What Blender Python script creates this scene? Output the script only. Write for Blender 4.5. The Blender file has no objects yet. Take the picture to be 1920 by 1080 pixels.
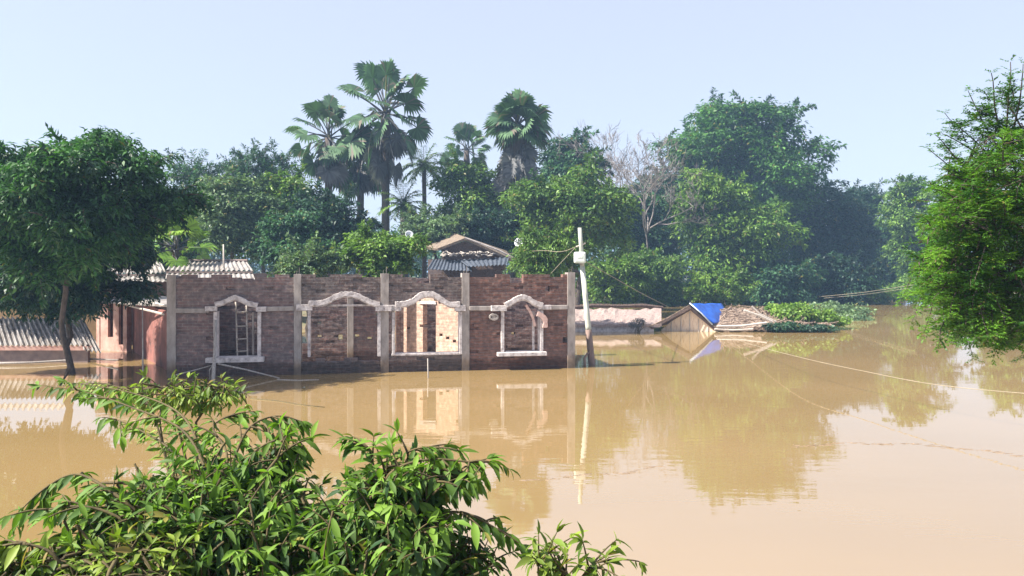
import bpy, math, random
import numpy as np
from mathutils import Vector, Matrix
R = math.radians
C = bpy.context.scene.collection
SC = bpy.context.scene

# ---------------------------------------------------------------- camera
F, CX, HY, H = 1500.0, 960.0, 510.0, 2.5          # focal length in 1920-px units, horizon row, eye height
cd = bpy.data.cameras.new('camera'); cam = bpy.data.objects.new('camera', cd); C.objects.link(cam)
cam.location = (0, 0, H); cam.rotation_euler = (R(90), 0, 0)
cd.sensor_width = 36; cd.lens = F / 1920 * 36; cd.shift_y = (HY - 540) / 1920
cd.clip_start = 0.1; cd.clip_end = 3000
SC.camera = cam
# ---------------------------------------------------------------- light
SUN = Vector((-1.0, -0.30, 1.12)).normalized()     # towards the sun: left, slightly behind the camera
w = bpy.data.worlds.new("World"); SC.world = w; w.use_nodes = True
nt = w.node_tree; bg = nt.nodes['Background']
sky = nt.nodes.new('ShaderNodeTexSky'); sky.sky_type = 'NISHITA'; sky.sun_disc = False
sky.sun_elevation = math.asin(SUN.z); sky.sun_rotation = math.atan2(SUN.x, SUN.y)
sky.air_density = 1.0; sky.dust_density = 1.6; sky.ozone_density = 2.0
hz = nt.nodes.new('ShaderNodeMix'); hz.data_type = 'RGBA'; hz.inputs[0].default_value = 0.75   # milky humid air over the clear-sky model
nt.links.new(sky.outputs[0], hz.inputs[6]); hz.inputs[7].default_value = (2.22, 2.27, 2.68, 1)
nt.links.new(hz.outputs[2], bg.inputs[0]); bg.inputs[1].default_value = 0.122
sl = bpy.data.lights.new('sun', 'SUN'); sl.energy = 5.0; sl.angle = R(0.6); sl.color = (1.0, 0.94, 0.84)
so = bpy.data.objects.new('sun', sl); C.objects.link(so)
so.rotation_euler = SUN.to_track_quat('Z', 'Y').to_euler(); so.location = (-20, -5, 30)
SC.view_settings.view_transform = 'Standard'; SC.view_settings.look = 'None'
SC.view_settings.exposure = 1.47; SC.view_settings.gamma = 1
SC.cycles.max_bounces = 6; SC.cycles.transparent_max_bounces = 8; SC.cycles.volume_bounces = 0
SC.cycles.use_denoising = True

def P(px, py, Y):
    return Vector(((px - CX) / F * Y, Y, H + (HY - py) / F * Y))
def W(px, py, z=0.0):                               # point on the water seen at that pixel
    return P(px, py, F * (H - z) / (py - HY))

# ---------------------------------------------------------------- materials
def mk(name):
    m = bpy.data.materials.new(name); m.use_nodes = True
    n = m.node_tree; b = n.nodes['Principled BSDF']; return m, n, b
def N(n, t, **k):
    o = n.nodes.new(t)
    for a, v in k.items():
        if a.startswith('_'): o.inputs[a[1:].replace('_', ' ')].default_value = v
        else: setattr(o, a, v)
    return o
def ramp(n, stops):
    r = n.nodes.new('ShaderNodeValToRGB'); e = r.color_ramp.elements
    while len(e) < len(stops): e.new(0.5)
    for i, (p, c) in enumerate(stops): e[i].position = p; e[i].color = (*c, 1)
    return r
def mix(n, a, b, fac, mode='MIX'):
    m = n.nodes.new('ShaderNodeMix'); m.data_type = 'RGBA'; m.blend_type = mode
    for s, v in ((m.inputs[6], a), (m.inputs[7], b), (m.inputs[0], fac)):
        if hasattr(v, 'is_linked') or hasattr(v, 'links'): n.links.new(v, s)
        else: s.default_value = (*v, 1) if isinstance(v, tuple) else v
    return m.outputs[2]
def bump(n, b, h, s, d=0.02):
    u = N(n, 'ShaderNodeBump'); u.inputs['Strength'].default_value = s; u.inputs['Distance'].default_value = d
    n.links.new(h, u.inputs['Height']); n.links.new(u.outputs[0], b.inputs['Normal'])

def leaf_mat(name, dark, light, trans=0.3, rough=0.5, old=(0.15, 0.14, 0.035), oldp=0.965):
    m, n, b = mk(name)
    at = N(n, 'ShaderNodeAttribute', attribute_name='tint'); ge = N(n, 'ShaderNodeNewGeometry')
    c1 = mix(n, dark, light, at.outputs['Fac'])
    r = ramp(n, [(0.0, (0.62, 0.62, 0.62)), (1.0, (1.35, 1.35, 1.3))])
    n.links.new(ge.outputs['Random Per Island'], r.inputs[0])
    c2 = mix(n, c1, r.outputs[0], 1.0, 'MULTIPLY')
    g = N(n, 'ShaderNodeMath', operation='GREATER_THAN'); n.links.new(ge.outputs['Random Per Island'], g.inputs[0]); g.inputs[1].default_value = oldp
    c3 = mix(n, c2, old, g.outputs[0])
    n.links.new(c3, b.inputs['Base Color']); b.inputs['Roughness'].default_value = rough
    b.inputs['Specular IOR Level'].default_value = 0.35
    t = N(n, 'ShaderNodeBsdfTranslucent'); tc = mix(n, c3, (1.0, 1.15, 0.5), 1.0, 'MULTIPLY')
    n.links.new(tc, t.inputs[0])
    ms = N(n, 'ShaderNodeMixShader'); ms.inputs[0].default_value = trans
    n.links.new(b.outputs[0], ms.inputs[1]); n.links.new(t.outputs[0], ms.inputs[2])
    n.links.new(ms.outputs[0], n.nodes['Material Output'].inputs[0])
    return m

def noise_mat(name, c0, c1, scale=6, rough=0.85, bs=0.3, bd=0.02, stretch=(1, 1, 1), c2=None, detail=6, spec=0.3):
    m, n, b = mk(name)
    tc = N(n, 'ShaderNodeTexCoord'); mp = N(n, 'ShaderNodeMapping'); mp.inputs['Scale'].default_value = stretch
    n.links.new(tc.outputs['Object'], mp.inputs[0])
    no = N(n, 'ShaderNodeTexNoise'); no.inputs['Scale'].default_value = scale; no.inputs['Detail'].default_value = detail
    no.inputs['Roughness'].default_value = 0.65; n.links.new(mp.outputs[0], no.inputs[0])
    st = [(0.32, c0), (0.66, c1)] if c2 is None else [(0.3, c0), (0.5, c1), (0.68, c2)]
    r = ramp(n, st); n.links.new(no.outputs[0], r.inputs[0]); n.links.new(r.outputs[0], b.inputs['Base Color'])
    b.inputs['Roughness'].default_value = rough; b.inputs['Specular IOR Level'].default_value = spec
    bump(n, b, no.outputs[0], bs, bd)
    return m

def brick_mat(name, a, bcol, mortar, grime, grime_amt=0.55, wet=True):
    m, n, b = mk(name)
    tc = N(n, 'ShaderNodeTexCoord'); sx = N(n, 'ShaderNodeSeparateXYZ'); n.links.new(tc.outputs['Object'], sx.inputs[0])
    ad = N(n, 'ShaderNodeMath', operation='ADD'); n.links.new(sx.outputs[0], ad.inputs[0]); n.links.new(sx.outputs[1], ad.inputs[1])
    cx = N(n, 'ShaderNodeCombineXYZ'); n.links.new(ad.outputs[0], cx.inputs[0]); n.links.new(sx.outputs[2], cx.inputs[1])
    br = N(n, 'ShaderNodeTexBrick'); n.links.new(cx.outputs[0], br.inputs[0])
    br.inputs['Scale'].default_value = 1; br.inputs['Brick Width'].default_value = 0.23; br.inputs['Row Height'].default_value = 0.075
    br.inputs['Mortar Size'].default_value = 0.008; br.inputs['Mortar Smooth'].default_value = 0.3; br.inputs['Bias'].default_value = 0.0
    br.inputs['Color1'].default_value = (*a, 1); br.inputs['Color2'].default_value = (*bcol, 1); br.inputs['Mortar'].default_value = (*mortar, 1)
    n1 = N(n, 'ShaderNodeTexNoise'); n1.inputs['Scale'].default_value = 1.3; n1.inputs['Detail'].default_value = 7; n1.inputs['Roughness'].default_value = 0.7
    n.links.new(tc.outputs['Object'], n1.inputs[0])
    r1 = ramp(n, [(0.42, (0, 0, 0)), (0.62, (1, 1, 1))]); n.links.new(n1.outputs[0], r1.inputs[0])
    ma = N(n, 'ShaderNodeMath', operation='MULTIPLY'); n.links.new(r1.outputs[0], ma.inputs[0]); ma.inputs[1].default_value = grime_amt
    c = mix(n, br.outputs[0], grime, ma.outputs[0])
    # per-brick mottling
    n2 = N(n, 'ShaderNodeTexNoise'); n2.inputs['Scale'].default_value = 9; n2.inputs['Detail'].default_value = 4; n.links.new(cx.outputs[0], n2.inputs[0])
    r2 = ramp(n, [(0.3, (0.66, 0.66, 0.68)), (0.55, (1, 1, 1)), (0.72, (1.5, 1.45, 1.4))]); n.links.new(n2.outputs[0], r2.inputs[0])
    c = mix(n, c, r2.outputs[0], 1.0, 'MULTIPLY')
    if wet:   # damp tide mark just above the flood water
        ad2 = N(n, 'ShaderNodeMath', operation='MULTIPLY_ADD'); n.links.new(n1.outputs[0], ad2.inputs[0]); ad2.inputs[1].default_value = -0.25; n.links.new(sx.outputs[2], ad2.inputs[2])
        r3 = ramp(n, [(0.0, (0.45, 0.42, 0.4)), (0.12, (0.55, 0.52, 0.5)), (0.2, (1, 1, 1))]); n.links.new(ad2.outputs[0], r3.inputs[0])
        c = mix(n, c, r3.outputs[0], 1.0, 'MULTIPLY')
    n.links.new(c, b.inputs['Base Color']); b.inputs['Roughness'].default_value = 0.9; b.inputs['Specular IOR Level'].default_value = 0.2
    iv = N(n, 'ShaderNodeMath', operation='SUBTRACT'); iv.inputs[0].default_value = 1; n.links.new(br.outputs['Fac'], iv.inputs[1])
    a3 = N(n, 'ShaderNodeMath', operation='ADD'); n.links.new(iv.outputs[0], a3.inputs[0]); n.links.new(n2.outputs[0], a3.inputs[1])
    bump(n, b, a3.outputs[0], 0.7, 0.02)
    return m

M = {}
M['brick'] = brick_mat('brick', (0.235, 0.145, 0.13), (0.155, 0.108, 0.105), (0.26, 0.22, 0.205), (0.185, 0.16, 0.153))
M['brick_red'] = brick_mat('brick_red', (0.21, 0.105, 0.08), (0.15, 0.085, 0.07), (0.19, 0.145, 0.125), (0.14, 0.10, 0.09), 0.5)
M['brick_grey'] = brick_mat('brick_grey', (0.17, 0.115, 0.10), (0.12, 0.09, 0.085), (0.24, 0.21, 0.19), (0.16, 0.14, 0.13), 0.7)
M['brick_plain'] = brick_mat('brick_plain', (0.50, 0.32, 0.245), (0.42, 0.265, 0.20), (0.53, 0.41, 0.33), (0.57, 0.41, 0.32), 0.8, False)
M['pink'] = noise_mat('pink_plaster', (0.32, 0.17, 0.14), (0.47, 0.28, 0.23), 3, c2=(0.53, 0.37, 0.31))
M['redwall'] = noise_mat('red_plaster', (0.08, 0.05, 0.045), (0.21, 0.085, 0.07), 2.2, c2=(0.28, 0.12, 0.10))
M['concrete'] = noise_mat('concrete', (0.19, 0.165, 0.15), (0.40, 0.355, 0.325), 5, stretch=(1, 1, 0.4), bs=0.4)
def tide(m, lo=0.10, hi=0.32):    # silt and damp line left by the flood, a fixed height above the water
    n = m.node_tree; b = n.nodes['Principled BSDF']; src = b.inputs['Base Color'].links[0].from_socket
    tc = N(n, 'ShaderNodeTexCoord'); sx = N(n, 'ShaderNodeSeparateXYZ'); n.links.new(tc.outputs['Object'], sx.inputs[0])
    no = N(n, 'ShaderNodeTexNoise'); no.inputs['Scale'].default_value = 5; n.links.new(tc.outputs['Object'], no.inputs[0])
    ma = N(n, 'ShaderNodeMath', operation='MULTIPLY_ADD'); n.links.new(no.outputs[0], ma.inputs[0]); ma.inputs[1].default_value = -0.25; n.links.new(sx.outputs[2], ma.inputs[2])
    r = ramp(n, [(0.0, (0.42, 0.36, 0.30)), (lo, (0.62, 0.52, 0.42)), (hi, (1, 1, 1))]); n.links.new(ma.outputs[0], r.inputs[0])
    n.links.new(mix(n, src, r.outputs[0], 1.0, 'MULTIPLY'), b.inputs['Base Color'])
tide(M['concrete'])
M['plaster'] = noise_mat('pale_plaster', (0.20, 0.17, 0.165), (0.52, 0.47, 0.455), 8, c2=(0.68, 0.63, 0.61), bs=0.8, bd=0.03)
M['sheet'] = noise_mat('roof_sheet', (0.10, 0.07, 0.055), (0.25, 0.23, 0.215), 2.5, rough=0.6, stretch=(3, 0.6, 1), c2=(0.34, 0.315, 0.30), bs=0.1)
M['oldsheet'] = noise_mat('old_sheet', (0.22, 0.19, 0.18), (0.42, 0.38, 0.36), 2.5, rough=0.6, stretch=(3, 0.6, 1), bs=0.1)
M['bluesheet'] = noise_mat('blue_sheet', (0.03, 0.035, 0.05), (0.085, 0.10, 0.125), 3, rough=0.6, stretch=(3, 1, 1), bs=0.1)
M['tile'] = noise_mat('old_tiles', (0.08, 0.06, 0.05), (0.27, 0.21, 0.155), 9, stretch=(1, 1, 1), bs=0.8, bd=0.05)
M['mud'] = noise_mat('mud_wall', (0.13, 0.10, 0.10), (0.24, 0.18, 0.16), 4)
M['thatch'] = noise_mat('thatch', (0.09, 0.06, 0.05), (0.30, 0.22, 0.17), 7, stretch=(3, 1, 3), bs=1.0, bd=0.08, c2=(0.46, 0.37, 0.28))
M['darkthatch'] = noise_mat('dark_thatch', (0.05, 0.035, 0.03), (0.16, 0.11, 0.09), 8, stretch=(3, 1, 3), bs=1.0, bd=0.08)
M['bamboo'] = noise_mat('bamboo_mat', (0.42, 0.27, 0.16), (0.74, 0.58, 0.43), 9, stretch=(2.2, 2.2, 0.35), bs=0.6, c2=(0.70, 0.56, 0.38))
M['wood'] = noise_mat('grey_wood', (0.22, 0.19, 0.17), (0.46, 0.42, 0.38), 8, stretch=(4, 4, 0.5), bs=0.3)
M['palewood'] = noise_mat('pale_wood', (0.34, 0.29, 0.24), (0.60, 0.55, 0.50), 9, stretch=(4, 4, 0.6), bs=0.3)
M['pole'] = noise_mat('cement_pole', (0.30, 0.31, 0.27), (0.52, 0.54, 0.46), 5, stretch=(2, 2, 0.5), bs=0.2)
M['polelow'] = noise_mat('dark_brown_pole', (0.11, 0.08, 0.065), (0.24, 0.17, 0.145), 6, stretch=(2, 2, 0.5), bs=0.3)  # darker brown tone for the lower pole and the stub
M['metalbox'] = noise_mat('painted_box', (0.50, 0.56, 0.50), (0.66, 0.72, 0.66), 4, rough=0.45, bs=0.05)
M['bark'] = noise_mat('bark', (0.035, 0.028, 0.024), (0.11, 0.085, 0.07), 9, stretch=(2, 2, 0.5), bs=0.8)
M['palebark'] = noise_mat('pale_bark', (0.14, 0.12, 0.115), (0.27, 0.24, 0.22), 9, stretch=(2, 2, 0.5), bs=0.5)
M['twig'] = noise_mat('twig_bark', (0.05, 0.038, 0.02), (0.11, 0.085, 0.035), 12, bs=0.3)
M['wire'] = noise_mat('wire_sheath', (0.20, 0.17, 0.12), (0.30, 0.26, 0.19), 9, bs=0.0)
M['darkwire'] = noise_mat('dark_wire', (0.05, 0.05, 0.05), (0.1, 0.1, 0.1), 9, bs=0.0)
M['dish'] = noise_mat('dish_paint', (0.50, 0.52, 0.55), (0.70, 0.72, 0.74), 3, rough=0.45, bs=0)
M['void'] = noise_mat('dark_void', (0.03, 0.015, 0.012), (0.07, 0.035, 0.03), 5)  # near-black colour that paints the shade inside openings
M['tarp'] = noise_mat('blue_tarp', (0.005, 0.07, 0.42), (0.02, 0.16, 0.70), 3, rough=0.4, bs=0.6, bd=0.05)
M['tarpedge'] = noise_mat('tarp_edge', (0.35, 0.42, 0.5), (0.62, 0.68, 0.75), 6, rough=0.5)
M['debris'] = noise_mat('debris', (0.07, 0.05, 0.04), (0.3, 0.22, 0.16), 9, bs=0.6)

# leaves: dark / light natural colours
M['L_mango'] = leaf_mat('mango_leaf', (0.018, 0.055, 0.022), (0.10, 0.25, 0.04))
M['L_blue'] = leaf_mat('bluegreen_leaf', (0.018, 0.05, 0.036), (0.08, 0.20, 0.075))
M['L_grey'] = leaf_mat('greygreen_leaf', (0.05, 0.10, 0.055), (0.21, 0.31, 0.14))
M['L_left'] = leaf_mat('broad_dark_leaf', (0.012, 0.042, 0.022), (0.075, 0.20, 0.04), oldp=0.995)
M['L_light'] = leaf_mat('light_leaf', (0.05, 0.13, 0.02), (0.21, 0.33, 0.045))
M['L_mid'] = leaf_mat('mid_leaf', (0.028, 0.08, 0.024), (0.22, 0.36, 0.06))
M['L_dark'] = leaf_mat('dark_leaf', (0.014, 0.034, 0.030), (0.05, 0.125, 0.06))
M['L_acacia'] = leaf_mat('acacia_leaf', (0.028, 0.095, 0.014), (0.15, 0.31, 0.03), 0.38)
M['L_palm'] = leaf_mat('palm_leaf', (0.03, 0.075, 0.04), (0.10, 0.19, 0.085), 0.2, 0.68, old=(0.15, 0.13, 0.10), oldp=0.9)
M['L_drypalm'] = leaf_mat('dry_palm_leaf', (0.08, 0.08, 0.085), (0.17, 0.17, 0.18), 0.15, 0.6)
M['L_near'] = leaf_mat('near_leaf', (0.016, 0.055, 0.014), (0.15, 0.265, 0.03), 0.36, 0.62, old=(0.22, 0.20, 0.04), oldp=0.975)
M['L_near2'] = leaf_mat('near_leaf_yellowish', (0.05, 0.11, 0.014), (0.20, 0.27, 0.035), 0.36, 0.55, old=(0.26, 0.19, 0.05), oldp=0.94)

# ---------------------------------------------------------------- mesh helpers
def tag(o, label=None, cat=None, group=None, kind=None):
    for k, v in (('label', label), ('category', cat), ('group', group), ('kind', kind)):
        if v: o[k] = v
    return o
def thing(name, label, cat, loc=(0, 0, 0), rz=0, group=None):
    o = bpy.data.objects.new(name, None); C.objects.link(o); o.location = loc; o.rotation_euler = (0, 0, rz)
    o.empty_display_size = 0.2
    return tag(o, label, cat, group)
def link(name, me, mat, parent=None):
    o = bpy.data.objects.new(name, me); C.objects.link(o); me.name = name
    if mat: me.materials.append(mat)
    if parent: o.parent = parent
    return o
class MB:
    def __init__(s): s.v = []; s.f = []; s.smooth = False
    def quadbox(s, p):    # 8 points bottom ring then top ring
        k = len(s.v); s.v += [tuple(q) for q in p]
        s.f += [(k, k+3, k+2, k+1), (k+4, k+5, k+6, k+7)] + [(k+i, k+(i+1) % 4, k+4+(i+1) % 4, k+4+i) for i in range(4)]
        return s
    def box(s, x0, x1, y0, y1, z0, z1, mtx=None):
        p = [Vector(q) for q in ((x0, y0, z0), (x1, y0, z0), (x1, y1, z0), (x0, y1, z0), (x0, y0, z1), (x1, y0, z1), (x1, y1, z1), (x0, y1, z1))]
        if mtx: p = [mtx @ q for q in p]
        return s.quadbox(p)
    def tube(s, pts, rad, n=6, cap=True):
        pts = [Vector(p) for p in pts]
        if not hasattr(rad, '__len__'): rad = [rad] * len(pts)
        k0 = len(s.v); up = Vector((0.13, 0.21, 1)).normalized()
        for i, p in enumerate(pts):
            d = (pts[min(i+1, len(pts)-1)] - pts[max(i-1, 0)]).normalized()
            a = d.cross(up)
            if a.length < 0.05: a = d.cross(Vector((1, 0, 0)))
            a.normalize(); b = d.cross(a)
            for j in range(n):
                t = 2 * math.pi * j / n
                s.v.append(tuple(p + (a * math.cos(t) + b * math.sin(t)) * rad[i]))
        for i in range(len(pts) - 1):
            for j in range(n):
                s.f.append((k0+i*n+j, k0+i*n+(j+1) % n, k0+(i+1)*n+(j+1) % n, k0+(i+1)*n+j))
        if cap:
            s.f.append(tuple(k0+j for j in range(n))[::-1]); s.f.append(tuple(k0+(len(pts)-1)*n+j for j in range(n)))
        return s
    def build(s, name, mat, parent=None, smooth=False, bevel=0):
        me = bpy.data.meshes.new(name); me.from_pydata(s.v, [], s.f)
        if smooth: me.polygons.foreach_set('use_smooth', [True] * len(me.polygons))
        me.update(); o = link(name, me, mat, parent)
        if bevel:
            m = o.modifiers.new('bevel', 'BEVEL'); m.width = bevel; m.segments = 2
        return o

def np_mesh(name, v, f, mat, parent, tint=None, smooth=False):
    """v (n,3), f (m,k) all same k"""
    me = bpy.data.meshes.new(name); m, k = f.shape
    me.vertices.add(len(v)); me.vertices.foreach_set('co', v.astype(np.float32).ravel())
    me.loops.add(m * k); me.loops.foreach_set('vertex_index', f.astype(np.int32).ravel())
    me.polygons.add(m); me.polygons.foreach_set('loop_start', (np.arange(m) * k).astype(np.int32))
    me.polygons.foreach_set('loop_total', np.full(m, k, np.int32))
    if smooth: me.polygons.foreach_set('use_smooth', np.ones(m, bool))
    if tint is not None:
        a = me.attributes.new('tint', 'FLOAT', 'FACE'); a.data.foreach_set('value', tint.astype(np.float32))
    me.update(calc_edges=True); me.validate()
    return link(name, me, mat, parent)
def nrm(a): return a / np.maximum(np.linalg.norm(a, axis=1, keepdims=True), 1e-6)

def leaves(name, c, d, nn, L, Wd, tint, mat, parent):
    """simple folded diamond leaves: base, side, tip, side"""
    d = nrm(d); s = nrm(np.cross(d, nn)); up = np.cross(s, d)
    L = L[:, None]; Wd = Wd[:, None]
    base = c; tip = c + d * L - up * L * 0.12
    mid = c + d * L * 0.45
    a = mid + s * Wd * 0.5 + up * Wd * 0.15; b = mid - s * Wd * 0.5 + up * Wd * 0.15
    n = len(c); v = np.stack([base, a, tip, b], 1).reshape(-1, 3)
    f = np.arange(4 * n).reshape(n, 4)
    return np_mesh(name, v, f, mat, parent, tint)
def fine_leaves(name, c, d, nn, L, Wd, tint, mat, parent, curl=0.3):
    """near leaves: folded, drooping blade of eight faces"""
    n = len(c); d = nrm(d); s = nrm(np.cross(d, nn)); up = np.cross(s, d)
    rows = [(0.0, 0.06), (0.22, 0.75), (0.5, 1.0), (0.78, 0.62), (1.0, 0.03)]
    V = []
    rng = np.random.default_rng(len(c))
    cu = (curl * rng.uniform(0.2, 1.8, n))[:, None]
    for t, wv in rows:
        m = c + d * (L * t)[:, None] - up * (L * t * t)[:, None] * cu
        fold = 0.22
        V += [m + s * (Wd * wv * 0.5)[:, None] + up * (Wd * wv * fold)[:, None], m, m - s * (Wd * wv * 0.5)[:, None] + up * (Wd * wv * fold)[:, None]]
    v = np.stack(V, 1).reshape(-1, 3); K = 15
    fs = []
    for r in range(4):
        for q in range(2):
            fs.append([r*3+q, r*3+q+1, r*3+q+4, r*3+q+3])
    f = (np.arange(n)[:, None, None] * K + np.array(fs)[None]).reshape(-1, 4)
    return np_mesh(name, v, f, mat, parent, np.repeat(tint, 8), smooth=True)

def ground_z(x, y):
    ys = shore(x)
    t = y - ys
    if y < 3.4: return 0.55 - 0.02 * y
    if y < 7: return 0.48 - (y - 3.4) * 0.45
    if t < -6: return -1.14
    if t < 3: return -1.14 + (t + 6) / 9 * 1.5
    return 0.36 + min(t, 60) * 0.006
def shore(x):
    s = 62 + 1.6 * math.sin(x * 0.35) + 0.9 * math.sin(x * 0.9 + 1)
    if x < 4:
        k = min(1, (4 - x) / 8); s = s * (1 - k) + (33 + 1.0 * math.sin(x * .5)) * k
    if x > 29:
        k = min(1, (x - 29) / 4); s = s + 12 * k * (1 if x < 38 else max(0, 1 - (x - 38) / 5))
    return s

def clumps(rng, C0, rad, n, leaf, droop=0.35, gap=0.0, nl=None, topbias=0.0, lob=(0.18, 0.40)):
    """leaf positions over lobes of a crown: returns centres, axis, normal, clump tint"""
    nl = nl or rng.integers(22, 34)
    dirs = nrm(rng.normal(size=(nl, 3))); dirs[:, 2] = dirs[:, 2] * 0.9 + topbias
    rr = rng.uniform(0.45, 0.92, nl)[:, None]
    lc = C0 + dirs * rr * rad; lc[0] = C0; lc[1] = C0 + np.array([0, 0, -0.25]) * rad
    lr = rng.uniform(*lob, nl) * min(rad[0], rad[2]) * 1.0
    lr[:2] = 0.5 * min(rad[0], rad[2])
    per = 24; k = max(8, n // per)
    wts = lr ** 2; which = rng.choice(nl, k, p=wts / wts.sum())
    dd = nrm(rng.normal(size=(k, 3)) + np.array([0, -0.15, 0.25]))
    cc = lc[which] + dd * (lr[which] * rng.uniform(0.70, 1.12, k))[:, None] * np.array([1.2, 1.1, 0.85])
    dead = rng.uniform(size=k) < gap; cc = cc[~dead]; which = which[~dead]
    m = len(cc); ci = np.repeat(np.arange(m), per); tr_ = (leaf * rng.uniform(1.3, 2.4, m))[ci][:, None]
    q = nrm(rng.normal(size=(m * per, 3)) + np.array([0, 0, 0.55]))
    c = cc[ci] + q * tr_ * rng.uniform(0.25, 1.0, (m * per, 1)) * np.array([1.15, 1.15, 0.62])
    nn = nrm(q * 0.5 + np.array([0, 0, 0.75]) + rng.normal(size=q.shape) * 0.38)
    ax = q * np.array([1, 1, .4]) + rng.normal(size=q.shape) * 0.4 + np.array([0, 0, -droop])
    ax = ax - nn * np.sum(ax * nn, 1, keepdims=True) * 0.85
    lt = rng.uniform(0, 1, nl)[which]; ct = rng.uniform(0, 1, m) ** 1.3
    t = np.clip(0.3 * lt + 0.55 * ct, 0, 1)[ci] + rng.uniform(0, 0.15, len(ci))
    return c, ax, nn, t, lc, lr

def limb(mb, a, b, r0, r1, rng, seg=6, wig=0.06, n=6):
    a = np.array(a, float); b = np.array(b, float); L = np.linalg.norm(b - a)
    pts = []; off = np.zeros(3)
    for i in range(seg + 1):
        t = i / seg
        if 0 < i < seg: off = off * 0.5 + rng.normal(size=3) * L * wig
        pts.append(a + (b - a) * t + off * math.sin(math.pi * t) + np.array([0, 0, L * 0.12]) * math.sin(math.pi * t))
    mb.tube(pts, [r0 + (r1 - r0) * i / seg for i in range(seg + 1)], n)
    return pts

def tree(label, px, top, bot, hw, D, mat, n=16000, leaf=0.3, sgr=-0.05, name='broadleaf_tree', seed=0, depth=0.8, gap=0.1, group='trees along the far bank',
         base=None, trunk_r=None, sprays=0, spray_len=1.3, trunkmat='bark', topbias=0.0, nl=None, lob=(0.18, 0.40), droop=0.35, wr=0.42, basepx=None, cat='tree', ntr=1):
    rng = np.random.default_rng(seed + 17)
    bp = P(basepx if basepx is not None else px, 500, D); gz = base if base is not None else ground_z(bp.x, D) - 0.1
    t = thing(name, label, cat, (bp.x, D, gz), 0, group)
    top_z = P(px, top, D).z - gz; bot_z = P(px, bot, D).z - gz
    a = hw / F * D; off = P(px, 500, D).x - bp.x
    C0 = np.array([off, 0, (top_z + bot_z) / 2]); rad = np.array([a, a * depth, (top_z - bot_z) / 2])
    c, ax, nn, tt, lc, lr = clumps(rng, C0, rad * 0.97, n, leaf, droop, gap, nl, topbias, lob)
    if not sprays: sprays, spray_len = 70, leaf * 4.2
    wb = MB()
    tr = trunk_r or max(0.09, a * 0.06)
    fork = C0 - np.array([0, 0, rad[2] * 0.45])
    fork[2] = max(fork[2], 0.4 * C0[2]) if bot_z > 0 else max(fork[2], 0.5)
    for q in range(ntr):
        o = np.array([rng.uniform(-1, 1) * a * 0.25, rng.uniform(-.5, .5) * a * 0.25, 0]) if ntr > 1 else np.zeros(3)
        limb(wb, o + np.array([0, 0, -0.4]), fork + o * 0.6, tr, tr * 0.7, rng, 7, 0.03, 9)
    for i in range(0, len(lc)):
        limb(wb, fork + rng.normal(size=3) * 0.05 * a, lc[i], tr * 0.5, tr * 0.1, rng, 6, 0.05, 5)
    if sprays:
        ks = sprays; wi = rng.integers(2, len(lc), ks)
        dd = nrm(rng.normal(size=(ks, 3)) * np.array([1, 0.7, 0.5]) + np.array([0, 0, 0.75]) + nrm(lc[wi] - C0) * 0.6)
        st = lc[wi] + dd * lr[wi][:, None] * 0.7
        cs, axs, ns, ts = [], [], [], []
        for q in range(ks):
            Ls = spray_len * rng.uniform(0.5, 1.2); sg = 14; p = st[q].copy(); d = dd[q].copy(); pts = [p.copy()]
            tq = rng.uniform(0, 0.7)
            for g in range(sg):
                d = nrm((d + np.array([0, 0, sgr]) + rng.normal(size=3) * 0.07)[None])[0]
                p = p + d * Ls / sg; pts.append(p.copy())
                for sd in (-1, 1):
                    for _ in range(2):
                        side = nrm(np.cross(d, rng.normal(size=3))[None])[0]
                        cs.append(p + rng.normal(size=3) * 0.03); axs.append(side * 0.9 + d * 0.7 + np.array([0, 0, -0.15])); ns.append(np.array([0, 0, 1]) + rng.normal(size=3) * 0.5); ts.append(tq)
            wb.tube(pts[::3], [0.025 - 0.004 * i for i in range(len(pts[::3]))], 4)
        c = np.vstack([c, cs]); ax = np.vstack([ax, axs]); nn = np.vstack([nn, ns]); tt = np.concatenate([tt, ts])
    wb.build('trunk', M[trunkmat], t, smooth=True)
    L = leaf * rng.uniform(0.65, 1.25, len(c)); Wd = L * wr * rng.uniform(0.8, 1.2, len(c))
    leaves('crown', c, ax, nn, L, Wd, tt, M[mat], t)
    return t

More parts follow.
